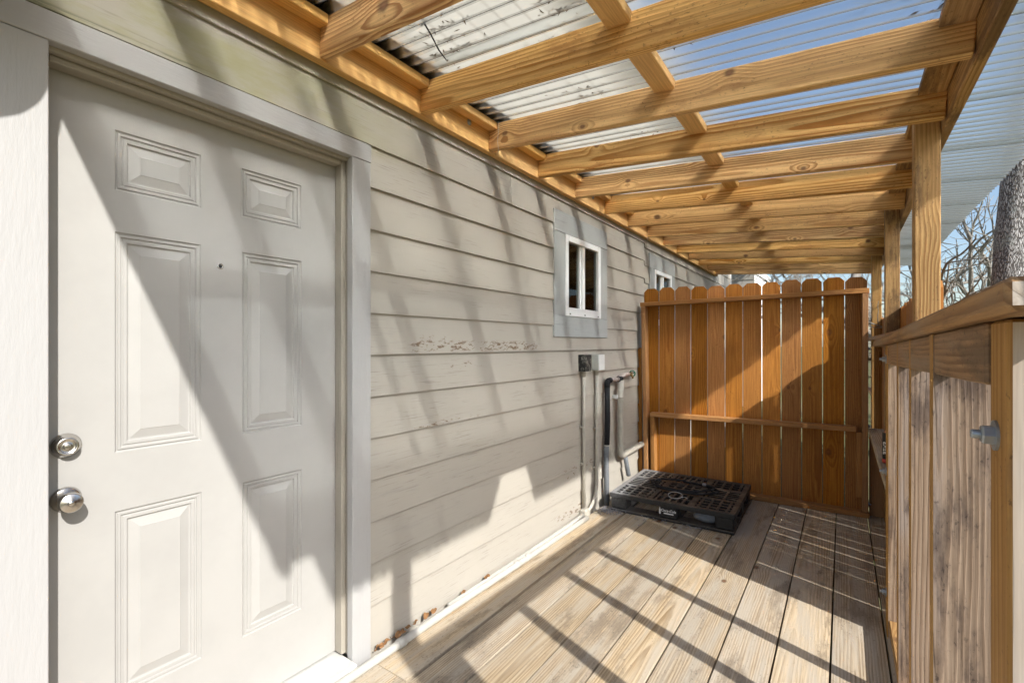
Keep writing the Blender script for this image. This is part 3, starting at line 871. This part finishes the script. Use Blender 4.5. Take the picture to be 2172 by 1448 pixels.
for i, yb in enumerate((1.39, 1.84, 2.235)):
    board('baluster', rail, (0.2095, yb + 0.019, 0.082), (0.2095, yb + 0.019, zc_(yb) - 0.130 if False else zc_(yb) - 0.0395), 0.089 if i else 0.096, 0.037, (1, 0, 0), 'railedge', 0.002, 'railgrey')
for yb, xo in ((0.848, 0.006), (2.742, 0.0)):
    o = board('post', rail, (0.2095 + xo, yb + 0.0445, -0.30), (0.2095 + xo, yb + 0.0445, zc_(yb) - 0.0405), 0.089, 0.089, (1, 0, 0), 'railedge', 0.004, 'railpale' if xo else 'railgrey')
for z in (1.21,): bolt(rail, (0.171, 0.905, z))
for z in (1.265, 0.745, 0.185): bolt(rail, (0.165, 2.79, z))
bolt(rail, (0.171, 0.905, 0.25))

# ------------------------------------------------------------------ caulk tube on the shelf
tubeo = thing('caulk_tube', (0.205, 3.30, 0.686), 'black and red caulk tube standing on the shelf board by the railing post', 'caulk tube')
TB = (0.200, 3.28, 0.686)
lathe('body', tubeo, [(0, 0), (0.024, 0), (0.024, 0.165), (0.0225, 0.167), (0, 0.167)], TB, (0, 0, 1), 'blacklabel', 32)
lathe('band', tubeo, [(0.0243, 0.004), (0.0245, 0.004), (0.0245, 0.024), (0.0243, 0.024)], TB, (0, 0, 1), 'redlabel', 32)
lathe('nozzle', tubeo, [(0.018, 0.1672), (0.011, 0.172), (0.006, 0.20), (0.004, 0.205), (0, 0.205)], TB, (0, 0, 1), 'orangecap', 20)
bm = bmesh.new()                                          # red side band down the label
ra = [math.radians(a) for a in range(-80, -19, 12)]
A = [bm.verts.new((0.0244 * math.cos(a), 0.0244 * math.sin(a), 0.026)) for a in ra]
B = [bm.verts.new((0.0244 * math.cos(a), 0.0244 * math.sin(a), 0.150)) for a in ra]
for k in range(len(ra) - 1): bm.faces.new((A[k], A[k + 1], B[k + 1], B[k]))
link('side_band', to_mesh('side_band', bm, True), tubeo, Matrix.Translation(TB), M['redlabel'])
me = text_mesh('BEHR', 0.030, 0.0, 0.0006)
for v in me.vertices:                                     # wrap the lettering round the tube, reading upwards
    u, w_, d = v.co.y, v.co.x, v.co.z
    an = math.radians(-118) - u / 0.0245
    rr = 0.0246 + d
    v.co = Vector((rr * math.cos(an), rr * math.sin(an), 0.085 + w_))
link('lettering', me, tubeo, Matrix.Translation(TB), M['whiteprint'])

# ------------------------------------------------------------------ pallet
PC = Vector((-1.085, 3.99, 0.0)); PR = math.radians(1.5)
PW, PD, PH = 0.91, 0.84, 0.147
PM = Matrix.Translation(PC) @ Matrix.Rotation(PR, 4, 'Z')
pallet = tag(link('pallet', None, None, PM), 'dusty black plastic pallet with slotted top in the deck corner', 'pallet')
def solid_from_cells(nx, ny, sx, sy, keep, z0, z1):
    bm = bmesh.new()
    V = {}
    def vv(i, j, z):
        k_ = (i, j, z)
        if k_ not in V: V[k_] = bm.verts.new((-sx / 2 + sx * i / nx, -sy / 2 + sy * j / ny, z))
        return V[k_]
    for i in range(nx):
        for j in range(ny):
            if not keep(i, j): continue
            bm.faces.new((vv(i, j, z1), vv(i + 1, j, z1), vv(i + 1, j + 1, z1), vv(i, j + 1, z1)))
            bm.faces.new((vv(i, j + 1, z0), vv(i + 1, j + 1, z0), vv(i + 1, j, z0), vv(i, j, z0)))
            for (di, dj, p, q) in ((-1, 0, (i, j + 1), (i, j)), (1, 0, (i + 1, j), (i + 1, j + 1)), (0, -1, (i, j), (i + 1, j)), (0, 1, (i + 1, j + 1), (i, j + 1))):
                a, b = i + di, j + dj
                if not (0 <= a < nx and 0 <= b < ny and keep(a, b)):
                    bm.faces.new((vv(*p, z0), vv(*q, z0), vv(*q, z1), vv(*p, z1)))
    return bm
NX, NY = 56, 52
def keep_top(i, j):
    if i < 2 or j < 2 or i >= NX - 2 or j >= NY - 2: return True
    u, v = i / NX, j / NY
    # plain cross ribs
    for c in (0.335, 0.665):
        if abs(u - c) < 0.014 or abs(v - c) < 0.014: return True
    bu, bv = int(u * 3), int(v * 3)
    if (bu + bv) % 2 == 0:                                # square-holed corner fields
        return not (i % 4 and j % 4)
    if bu == 1: return not (i % 3 and j % 8 > 0)          # slotted fields
    return not (j % 3 and i % 8 > 0)
top = link('deck_top', to_mesh('deck_top', solid_from_cells(NX, NY, PW, PD, keep_top, PH - 0.014, PH)), pallet, PM, M['pallet'])
def pbox(name, lo, hi, bev=0.004, parent=None):
    lo, hi = Vector(lo), Vector(hi)
    d = hi - lo
    return link(name, box_mesh(d.x, d.y, d.z, bev, 'pallet'), parent or pallet, PM @ Matrix.Translation((lo + hi) / 2))
h = PW / 2; g = PD / 2
for s in (-1, 1):                                         # skirts round the top
    pbox('lip', (-h - 0.004, s * g - 0.006, PH - 0.036), (h + 0.004, s * g + 0.006, PH + 0.002), 0.004)
    pbox('lip', (s * h - 0.006, -g + 0.007, PH - 0.036), (s * h + 0.006, g - 0.007, PH + 0.002), 0.004)
for x in (-h + 0.065, 0, h - 0.065):
    for yv in (-g + 0.065, 0, g - 0.065):
        pbox('block', (x - 0.064, yv - 0.064, 0.0225), (x + 0.064, yv + 0.064, PH - 0.0145), 0.012)
for yv in (-g + 0.065, 0, g - 0.065):
    pbox('runner', (-h, yv - 0.066, 0.002), (h, yv + 0.066, 0.022), 0.006)
for x in (-h + 0.065, 0, h - 0.065):
    for s in (-1, 1):
        pbox('runner', (x - 0.066, min(s * 0.067, s * (g - 0.132)), 0.0025), (x + 0.066, max(s * 0.067, s * (g - 0.132)), 0.0215), 0.004)
# printed mark on the middle block
LM = PM @ Matrix.Translation((0.0, -g - 0.0012 + 0.001, 0)) 
mark = link('printed_mark', text_mesh('Coca-Cola', 0.026, 0.28, 0.0004, 0.0003), pallet, PM @ Matrix.Translation((0.000, -g + 0.0005, 0.083)) @ Matrix.Rotation(math.radians(90), 4, 'X'), M['whiteprint'])
link('printed_line', box_mesh(0.072, 0.0085, 0.0006, 0, 'whiteprint'), mark, PM @ Matrix.Translation((0.003, -g + 0.0005, 0.062)) @ Matrix.Rotation(math.radians(90), 4, 'X'))
bm = bmesh.new()                                          # small bottle silhouette
pr = [(0.0025, 0.0), (0.0060, 0.001), (0.0062, 0.012), (0.0050, 0.020), (0.0064, 0.029), (0.0030, 0.040), (0.0024, 0.048), (0.0028, 0.050)]
vs = [bm.verts.new((x, 0, z)) for x, z in pr] + [bm.verts.new((-x, 0, z)) for x, z in reversed(pr)]
f = bm.faces.new(vs)
e = bmesh.ops.extrude_face_region(bm, geom=[f])
bmesh.ops.translate(bm, vec=(0, -0.0006, 0), verts=[v for v in e['geom'] if isinstance(v, bmesh.types.BMVert)])
link('printed_bottle', to_mesh('printed_bottle', bm), mark, PM @ Matrix.Translation((-0.062, -g + 0.0005, 0.053)), M['whiteprint'])

# hose lying on the pallet
rh = random.Random(2)
pts = []
for i in range(120):
    t_ = i / 119
    an = 2.6 + t_ * 2 * math.pi * 1.72
    rx = 0.27 - 0.05 * t_ + 0.02 * math.sin(3 * an); ry = 0.185 - 0.03 * t_
    pts.append(PC + Vector((0.01 + rx * math.cos(an), 0.0 + ry * math.sin(an), PH + 0.0105 + 0.012 * max(0, math.sin(t_ * 9)) + (0.010 if t_ > 0.5 else 0))))
hose = thing('hose', pts[0], 'coiled black hose with pale end fittings lying on the pallet', 'hose')
tube('pipe', hose, pts, 0.0085, 'foam', 10)
d0 = (pts[0] - pts[1]).normalized(); d1 = (pts[-1] - pts[-2]).normalized()
for p, d in ((pts[0], d0), (pts[-1], d1)):
    lathe('fitting', hose, [(0.0, 0), (0.0105, 0), (0.0105, 0.016), (0.014, 0.017), (0.014, 0.034), (0.009, 0.036), (0, 0.036)], p, d, 'lint', 16)
rc = PC + Vector((0.02, -0.27, PH + 0.006))
ringpts = [rc + Vector((0.052 * math.cos(a * math.pi / 16), 0.046 * math.sin(a * math.pi / 16), 0.012 + 0.012 * math.sin(a * math.pi / 16))) for a in range(32)]
ring = thing('cable_tie', rc, 'thin pale cable tie ring lying against the hose on the pallet', 'cable tie')
tube('loop', ring, ringpts, 0.0016, 'whiteprint', 6, True)
bxp('buckle', ring, rc + Vector((0.048, -0.012, 0.006)), rc + Vector((0.060, -0.003, 0.013)), 'whiteprint', 0.001)
tube('tail', ring, [rc + Vector((0.055, -0.008, 0.010)), rc + Vector((0.075, -0.005, 0.013)), rc + Vector((0.10, -0.015, 0.006))], 0.0014, 'whiteprint', 6)

# stone in the pallet opening
bm = bmesh.new()
bmesh.ops.create_icosphere(bm, subdivisions=3, radius=1)
for v in bm.verts:
    nn = noise.noise(v.co * 1.7) * 0.22
    v.co = Vector((v.co.x * 0.095, v.co.y * 0.045, v.co.z * 0.034)) * (1 + nn)
tag(link('stone', to_mesh('stone', bm, True), None, Matrix.Translation(PM @ Vector((0.26, -g + 0.10, 0.060))) @ Matrix.Rotation(0.2, 4, 'Z'), M['stone']), 'rounded blue grey stone tucked inside the pallet opening', 'stone')
# lint and grit round the pallet
bm = bmesh.new()
rl = random.Random(8)
spots = [((-1.56, 3.52), 0.05, 240), ((-1.50, 3.56), 0.05, 160), ((-0.90, 3.62), 0.08, 120), ((-1.2, 3.60), 0.10, 60)]
for (cx_, cy_), s, n in spots:
    for _ in range(n):
        c = Vector((cx_ + rl.gauss(0, s), cy_ + rl.gauss(0, s * 0.7), 0.0035 + abs(rl.gauss(0, 0.006))))
        if c.x < -1.60: continue
        a = rl.uniform(0, 6.28); L = rl.uniform(0.004, 0.012)
        v0 = bm.verts.new(c + Vector((L * math.cos(a), L * math.sin(a), rl.uniform(-0.002, 0.003))))
        v1 = bm.verts.new(c + Vector((L * math.cos(a + 2.1), L * math.sin(a + 2.1), rl.uniform(-0.002, 0.003))))
        v2 = bm.verts.new(c + Vector((L * math.cos(a + 4.2), L * math.sin(a + 4.2), rl.uniform(-0.002, 0.003))))
        v3 = bm.verts.new(c + Vector((0, 0, 0.004)))
        for tr in ((v0, v1, v3), (v1, v2, v3), (v2, v0, v3)): bm.faces.new(tr)
tag(link('lint', to_mesh('lint', bm), None, Matrix.Identity(4), M['lint']), 'grey lint and grit gathered on the deck by pallet and railing', kind='stuff')

# ------------------------------------------------------------------ pipes on the wall
XS = XW + 0.018
def elboxes(name, label, y0, y1, front_mat, body_mat, zb):
    c = thing(name, (-1.61, (y0 + y1) / 2, 0), label, 'conduit')
    bxp('box', c, (XS, y0, zb), (XS + 0.060, y1, zb + 0.128), body_mat, 0.004)
    bxp('cover', c, (XS + 0.0605, y0 + 0.002, zb + 0.002), (XS + 0.066, y1 - 0.002, zb + 0.126), front_mat, 0.002)
    return c
c1 = elboxes('electrical_conduit', 'beige conduit rising to the black cobwebbed box', 3.225, 3.325, 'cobbox', 'cobbox', 1.127)
tube('pipe', c1, [(XS + 0.024, 3.275, 1.128), (XS + 0.024, 3.277, 0.6), (XS + 0.024, 3.273, 0.09)], 0.0145, 'conduit', 16)
lathe('connector', c1, [(0, 0), (0.024, 0), (0.024, 0.012), (0.0185, 0.014), (0.0185, 0.04), (0.015, 0.042)], (XS + 0.024, 3.275, 1.126), (0, 0, -1), 'conduit', 18)
for z in (0.70, 0.42):
    bxp('strap', c1, (XS - 0.002, 3.245, z - 0.008), (XS + 0.026, 3.306, z + 0.008), 'conduit', 0.004)
bxp('junction', c1, (XS + 0.004, 3.235, 0.012), (XS + 0.062, 3.315, 0.078), 'conduit', 0.010)
tube('pipe', c1, [(XS + 0.03, 3.235, 0.040), (XS + 0.034, 3.0, 0.030), (XS + 0.036, 2.2, 0.024), (XS + 0.036, 1.75, 0.024)], 0.016, 'floorpipe', 16)
c2 = elboxes('electrical_conduit', 'beige conduit rising to the grey box with pale cover', 3.46, 3.57, 'boxwhite', 'boxgrey', 1.125)
tube('pipe', c2, [(XS + 0.024, 3.505, 1.126), (XS + 0.024, 3.507, 0.6), (XS + 0.024, 3.505, 0.28), (XS + 0.025, 3.500, 0.20), (XS + 0.028, 3.475, 0.13), (XS + 0.030, 3.43, 0.085), (XS + 0.034, 3.37, 0.058), (XS + 0.034, 3.315, 0.046)], 0.0135, 'conduit', 16)
lathe('connector', c2, [(0, 0), (0.022, 0), (0.022, 0.012), (0.0175, 0.014), (0.0175, 0.036), (0.014, 0.038)], (XS + 0.024, 3.505, 1.124), (0, 0, -1), 'conduit', 18)
lathe('coupling', c2, [(0.014, 0), (0.0175, 0.002), (0.0175, 0.05), (0.014, 0.052)], (XS + 0.024, 3.507, 0.79), (0, 0, -1), 'conduit', 18)
for z in (0.66, 0.34):
    bxp('strap', c2, (XS - 0.002, 3.478, z - 0.008), (XS + 0.026, 3.536, z + 0.008), 'conduit', 0.004)
# pipe lying on the deck at the foot of the wall
fp = thing('floor_pipe', (-1.60, 1.5, 0), 'pale round pipe lying on the deck along the foot of the wall', 'pipe')
tube('pipe', fp, [(-1.585, -1.2, 0.022), (-1.588, 0.6, 0.021), (-1.592, 1.29, 0.021), (-1.598, 1.75, 0.021), (-1.590, 2.4, 0.020), (-1.588, 3.1, 0.020), (-1.584, 3.25, 0.022)], 0.0175, 'floorpipe', 18)
for y in (1.40, 2.30, 2.42):
    lathe('coupling', fp, [(0.0176, 0), (0.0215, 0.002), (0.0215, 0.038), (0.0176, 0.04)], (-1.5935, y, 0.0215), (0, 1, 0), 'floorpipe', 18)
# water pipes
XP = XS + 0.045
wp = thing('water_pipe', (-1.6, 3.65, 0), 'black foam wrapped water pipe with hose tap and green handle', 'pipe')
tube('insulation', wp, [(XP, 3.665, 0.985), (XP + 0.002, 3.668, 0.7), (XP - 0.003, 3.663, 0.50)], 0.0225, 'foam', 16)
tube('insulation', wp, [(XP - 0.004, 3.660, 0.485), (XP - 0.006, 3.657, 0.42), (XP, 3.652, 0.2), (XP, 3.650, 0.003)], 0.0215, 'greyfoam', 16)
tube('tie', wp, [(XP - 0.003, 3.663, 0.498), (XP - 0.003, 3.662, 0.487)], 0.0235, 'conduit', 16)
tube('elbow', wp, [(XP, 3.665, 0.980), (XP, 3.666, 1.005), (XP, 3.674, 1.022), (XP, 3.690, 1.030), (XP, 3.73, 1.032)], 0.0235, 'foam', 16)
tube('pipe', wp, [(XP, 3.72, 1.032), (XP, 3.90, 1.032)], 0.0165, 'copper', 16)
lathe('joint', wp, [(0, 0), (0.024, 0), (0.026, 0.006), (0.024, 0.06), (0.019, 0.064), (0, 0.064)], (XP, 3.90, 1.030), (0, 1, 0), 'foam', 14)
tube('pipe', wp, [(XP - 0.012, 3.95, 1.045), (XP - 0.010, 4.10, 1.060), (XP - 0.008, 4.16, 1.062)], 0.0165, 'copper', 16)
tap = lathe('tap', wp, [(0.013, 0), (0.016, 0.004), (0.016, 0.018), (0.010, 0.022), (0.010, 0.050), (0.014, 0.054), (0.014, 0.066), (0.006, 0.070), (0.006, 0.095), (0, 0.095)], (XP - 0.008, 4.16, 1.062), (0, 1, 0), 'brass', 14)
tube('spout', tap, [(XP - 0.006, 4.195, 1.060), (XP + 0.012, 4.200, 1.045), (XP + 0.020, 4.203, 1.020)], 0.010, 'brass', 12)
hp = [Vector((XP - 0.008 + 0.026 * math.cos(a * math.pi / 10), 4.258, 1.062 + 0.026 * math.sin(a * math.pi / 10))) for a in range(20)]
tube('handle', tap, hp, 0.0055, 'greenhandle', 8, True)
for a in (0.3, 0.3 + 2.09, 0.3 + 4.19):
    tube('spoke', tap, [(XP - 0.008, 4.257, 1.062), (XP - 0.008 + 0.025 * math.cos(a), 4.258, 1.062 + 0.025 * math.sin(a))], 0.004, 'greenhandle', 6)
pv = thing('drain_pipe', (-1.6, 3.95, 0), 'fat beige plastic pipe bending sideways above the pallet', 'pipe')
arc = [(XP + 0.008, 3.93, 1.02), (XP + 0.008, 3.932, 0.8), (XP + 0.008, 3.935, 0.43), (XP + 0.008, 3.938, 0.40)]
arc += [(XP + 0.008, 3.94 + 0.045 * (1 - math.cos(a)), 0.40 - 0.045 * math.sin(a)) for a in [math.pi / 2 * k / 6 for k in range(1, 7)]]
arc += [(XP + 0.008, 4.02, 0.356), (XP + 0.012, 4.25, 0.366), (XP + 0.016, 4.44, 0.372)]
tube('pipe', pv, arc, 0.0275, 'conduit', 20)
lathe('clamp', pv, [(0.0276, 0), (0.030, 0.001), (0.030, 0.019), (0.0276, 0.02)], (XP + 0.008, 3.932, 0.86), (0, 0, 1), 'conduit', 20)
bxp('bracket', pv, (XS - 0.002, 3.872, 0.858), (XP + 0.0, 3.90, 0.892), 'boxwhite', 0.004)
tube('insulation', pv, [(XP + 0.01, 4.035, 0.335), (XP + 0.015, 4.06, 0.25), (XP + 0.02, 4.085, 0.17), (XP + 0.02, 4.09, 0.153)], 0.020, 'greyfoam', 14)

# ------------------------------------------------------------------ small things
# twig hanging from a wire under the roof
tw = thing('hanging_twig', (-0.50, 1.25, 2.46), 'crooked black twig dangling from a thin wire under the roof', 'twig')
def ray_y(px, py, yy):
    u = px - 1086; c_, s_ = math.cos(math.atan(.702)), math.sin(math.atan(.702))
    d = Vector((u * c_ - 1000 * s_, u * s_ + 1000 * c_, 730 - py))
    return Vector((0, 0, CAM_H)) + d * (yy / d.y)
q = [ray_y(a, b, 1.28) for a, b in ((886, 36), (899, 49), (913, 72), (931, 107), (946, 127))]
tube('stick', tw, q, [0.0022, 0.0038, 0.0032, 0.003, 0.0018], 'twig', 7)
q2 = [ray_y(a, b, 1.285) for a, b in ((893, 56), (901, 47))]
tube('stub', tw, q2, 0.0036, 'twig', 6)
q3 = [ray_y(898, 47, 1.28), ray_y(925, 20, 1.20), ray_y(957, 2, 1.08)]
tube('wire', tw, q3, 0.0007, 'twig', 5)
for i, (px, py, l, yy, lab) in enumerate(((1057, 258, 0.17, 2.06, 'pale thread hanging at the end of the rafter over the door corner'),
                                          (1281, 415, 0.19, 3.62, 'pale thread hanging above the nearer window'),
                                          (1374, 478, 0.22, 4.65, 'pale thread hanging above the window behind the fence'))):
    p = ray_y(px, py, yy - 0.006)
    th = thing('thread', p, lab, 'thread')
    tube('strand', th, [p + Vector((0.004 * math.sin(k * 1.3), -0.002 * k / 6, -l * k / 6)) for k in range(7)], 0.0011, 'thread', 5)
# dry leaves behind the floor pipe
rl = random.Random(4)
def leaf(x, y, z, s):
    bm = bmesh.new()
    n = 6
    L = [bm.verts.new((s * (k / n - 0.5), 0.30 * s * math.sin(math.pi * k / n) ** 0.8, 0.18 * s * math.sin(k * 1.2 + s * 90) + 0.10 * s)) for k in range(n + 1)]
    C = [bm.verts.new((s * (k / n - 0.5), 0, 0.12 * s * math.sin(k * 1.2 + s * 90))) for k in range(n + 1)]
    R = [bm.verts.new((s * (k / n - 0.5), -0.30 * s * math.sin(math.pi * k / n) ** 0.8, 0.16 * s * math.sin(k * 1.2 + s * 90) + 0.08 * s)) for k in range(n + 1)]
    for k in range(n):
        bm.faces.new((L[k], L[k + 1], C[k + 1], C[k])); bm.faces.new((C[k], C[k + 1], R[k + 1], R[k]))
    bmesh.ops.remove_doubles(bm, verts=bm.verts, dist=1e-5)
    m = Matrix.Translation((x, y, z)) @ Matrix.Rotation(rl.uniform(1.0, 2.1), 4, 'Z') @ Matrix.Rotation(rl.uniform(-0.9, 0.9), 4, 'X') @ Matrix.Rotation(rl.uniform(-0.6, 0.6), 4, 'Y')
    o = link('dry_leaf', to_mesh('dry_leaf', bm, True), None, m, M['leaf'])
    tag(o, 'curled brown dry leaf caught between the floor pipe and wall', 'leaf', 'dry leaves behind the floor pipe')
for (x, y, s) in ((-1.622, 1.315, .05), (-1.624, 1.335, .045), (-1.618, 1.36, .05), (-1.622, 1.40, .045), (-1.618, 1.425, .055), (-1.62, 1.455, .05), (-1.622, 1.485, .04),
                  (-1.624, 1.535, .04), (-1.62, 1.60, .06), (-1.618, 1.64, .05), (-1.622, 1.66, .035), (-1.622, 1.87, .04), (-1.620, 2.06, .05), (-1.622, 2.075, .04)):
    leaf(x, y, 0.040 + rl.uniform(0, 0.008), s * 0.75)

# wall lamp by the door, out of the picture: its shadow falls on the door casing
lamp = thing('wall_lamp', (-1.64, 0.035, 2.60), 'round white globe wall lamp on the siding beside the door', 'lamp')
gl_c = (-1.42, 0.035, 2.275)
lathe('globe', lamp, [(0.18 * math.sin(math.pi * k / 16), -0.18 * math.cos(math.pi * k / 16)) for k in range(17)], gl_c, (0, 0, 1), 'white', 40)
lathe('collar', lamp, [(0.05, 0), (0.05, 0.03), (0.02, 0.035), (0, 0.035)], (-1.42, 0.035, 2.448), (0, 0, 1), 'lamp', 24)
lathe('plate', lamp, [(0, 0), (0.055, 0), (0.055, 0.012), (0, 0.02)], (XW + 0.016, 0.035, 2.60), (1, 0, 0), 'lamp', 24)
tube('arm', lamp, [(XW + 0.03, 0.035, 2.60), (-1.56, 0.035, 2.62), (-1.46, 0.035, 2.60), (-1.425, 0.035, 2.55), (-1.42, 0.035, 2.48)], 0.010, 'lamp', 10)

# ------------------------------------------------------------------ trees
def grow(bm_trunk, bm_twig, p, d, L, r, depth, rnd, spread, minr):
    n = 5
    pts = [p.copy()]; dirs = d.copy()
    rads = [r]
    for k in range(n):
        dirs = (dirs + Vector((rnd.gauss(0, 1), rnd.gauss(0, 1), rnd.gauss(0.15, 0.7))) * 0.13).normalized()
        pts.append(pts[-1] + dirs * L / n)
        rads.append(r * (1 - 0.42 * (k + 1) / n))
    tube_bm(bm_trunk if depth <= 0 else bm_twig, pts, rads, 10 if depth == 0 else (6 if r > 0.02 else 4), cap=True)
    if r * 0.6 < minr or depth > 6: return
    kids = 3 if depth < 2 else rnd.choice((3, 4, 4))
    for c in range(kids):
        t_ = rnd.uniform(0.35, 1.0) if c else 1.0
        q = pts[min(n, int(t_ * n))]
        ax = Vector((rnd.gauss(0, 1), rnd.gauss(0, 1), rnd.gauss(0, 1))).normalized()
        nd = (dirs + ax * rnd.uniform(0.45, spread)).normalized()
        grow(bm_trunk, bm_twig, q, nd, L * rnd.uniform(0.58, 0.82), r * rnd.uniform(0.42, 0.66) * (1 if c else 1.1), depth + 1, rnd, spread, minr)
def bare_tree(label, base, top, L, r, seed, mat, spread=1.0, minr=0.0035):
    rnd = random.Random(seed)
    root = thing('bare_tree', base, label, 'tree', None)
    a, b = bmesh.new(), bmesh.new()
    grow(a, b, Vector((0, 0, 0)), (Vector(top) - Vector(base)).normalized(), L, r, 0, rnd, spread, minr)
    link('trunk', to_mesh('trunk', a, True), root, Matrix.Translation(base), M[mat])
    link('branches', to_mesh('branches', b, True), root, Matrix.Translation(base), M['palebark'])
    return root
# big leaning trunk: shaped by hand
root = thing('bare_tree', (1.20, 6.3, -0.45), 'thick grey barked tree trunk leaning beside the clear roof edge', 'tree')
bm = bmesh.new()
tp = []
for k in range(26):
    z = -0.45 + k * 0.25
    tp.append(Vector((1.03 + 0.098 * (z + 0.45) + 0.02 * math.sin(z * 1.3), 6.3 + 0.03 * math.sin(z), z)))
tube_bm(bm, tp, [0.135 - 0.0015 * k + (0.12 * math.exp(-k * 0.8)) for k in range(26)], 48)
for v in bm.verts:
    nn = noise.noise(Vector((v.co.x * 7, v.co.y * 7, v.co.z * 1.6))) * 0.022 + noise.noise(Vector((v.co.x * 26, v.co.y * 26, v.co.z * 5))) * 0.010
    c = Vector((1.03 + 0.098 * (v.co.z + 0.45), 6.3, v.co.z))
    v.co += (v.co - c).normalized() * nn
link('trunk', to_mesh('trunk', bm, True), root, Matrix.Translation((0, 0, 0)), M['bark'])
bm = bmesh.new(); dm = bmesh.new()
rnd = random.Random(31)
for k in range(5):
    p = tp[17 + k * 2] if 17 + k * 2 < 26 else tp[-1]
    grow(dm, bm, p, Vector((rnd.gauss(0.2, 0.8), rnd.gauss(0.4, 0.8), 0.8)).normalized(), 1.9, 0.09, 1, rnd, 1.0, 0.006)
dm.free()
link('branches', to_mesh('branches', bm, True), root, Matrix.Identity(4), M['palebark'])
bare_tree('pale stemmed bare tree standing behind the sunlit post', (1.42, 9.6, -0.45), (1.30, 9.6, 1.6), 2.2, 0.17, 5, 'palebark', 1.0, 0.0065)
bare_tree('bare multi-branched tree between the post and the thick trunk', (2.15, 10.6, -0.45), (2.0, 10.7, 1.6), 1.9, 0.11, 12, 'palebark', 1.1, 0.006)
bare_tree('slender bare tree farther off past the side fence', (1.75, 12.8, -0.45), (1.9, 12.8, 1.6), 2.1, 0.11, 23, 'palebark', 1.0, 0.007)

# ------------------------------------------------------------------ neighbouring house far behind the fence
nb = thing('neighbour_house', (-3.0, 16.0, -0.45), 'pale board sided house partly seen over the far fence', 'house')
for k in range(16):
    z = -0.45 + 0.26 * k
    board('siding_board', nb, (-6.0, 15.0 - 0.012, z + 0.13), (-2.07, 15.0 - 0.012, z + 0.13), 0.27, 0.02, (0, 0.06, 1), 'siding', 0)
bxp('wall', nb, (-6.0, 15.03, -0.45), (-2.09, 19.0, 3.66), 'soffit', 0)
bxp('fascia', nb, (-6.2, 14.55, 3.66), (-1.8, 14.60, 3.82), 'soffit', 0)
board('roof', nb, (-6.3, 16.6, 4.62), (-1.7, 16.6, 4.62), 4.6, 0.06, (0, 1, 0.42), 'shingle', 0)
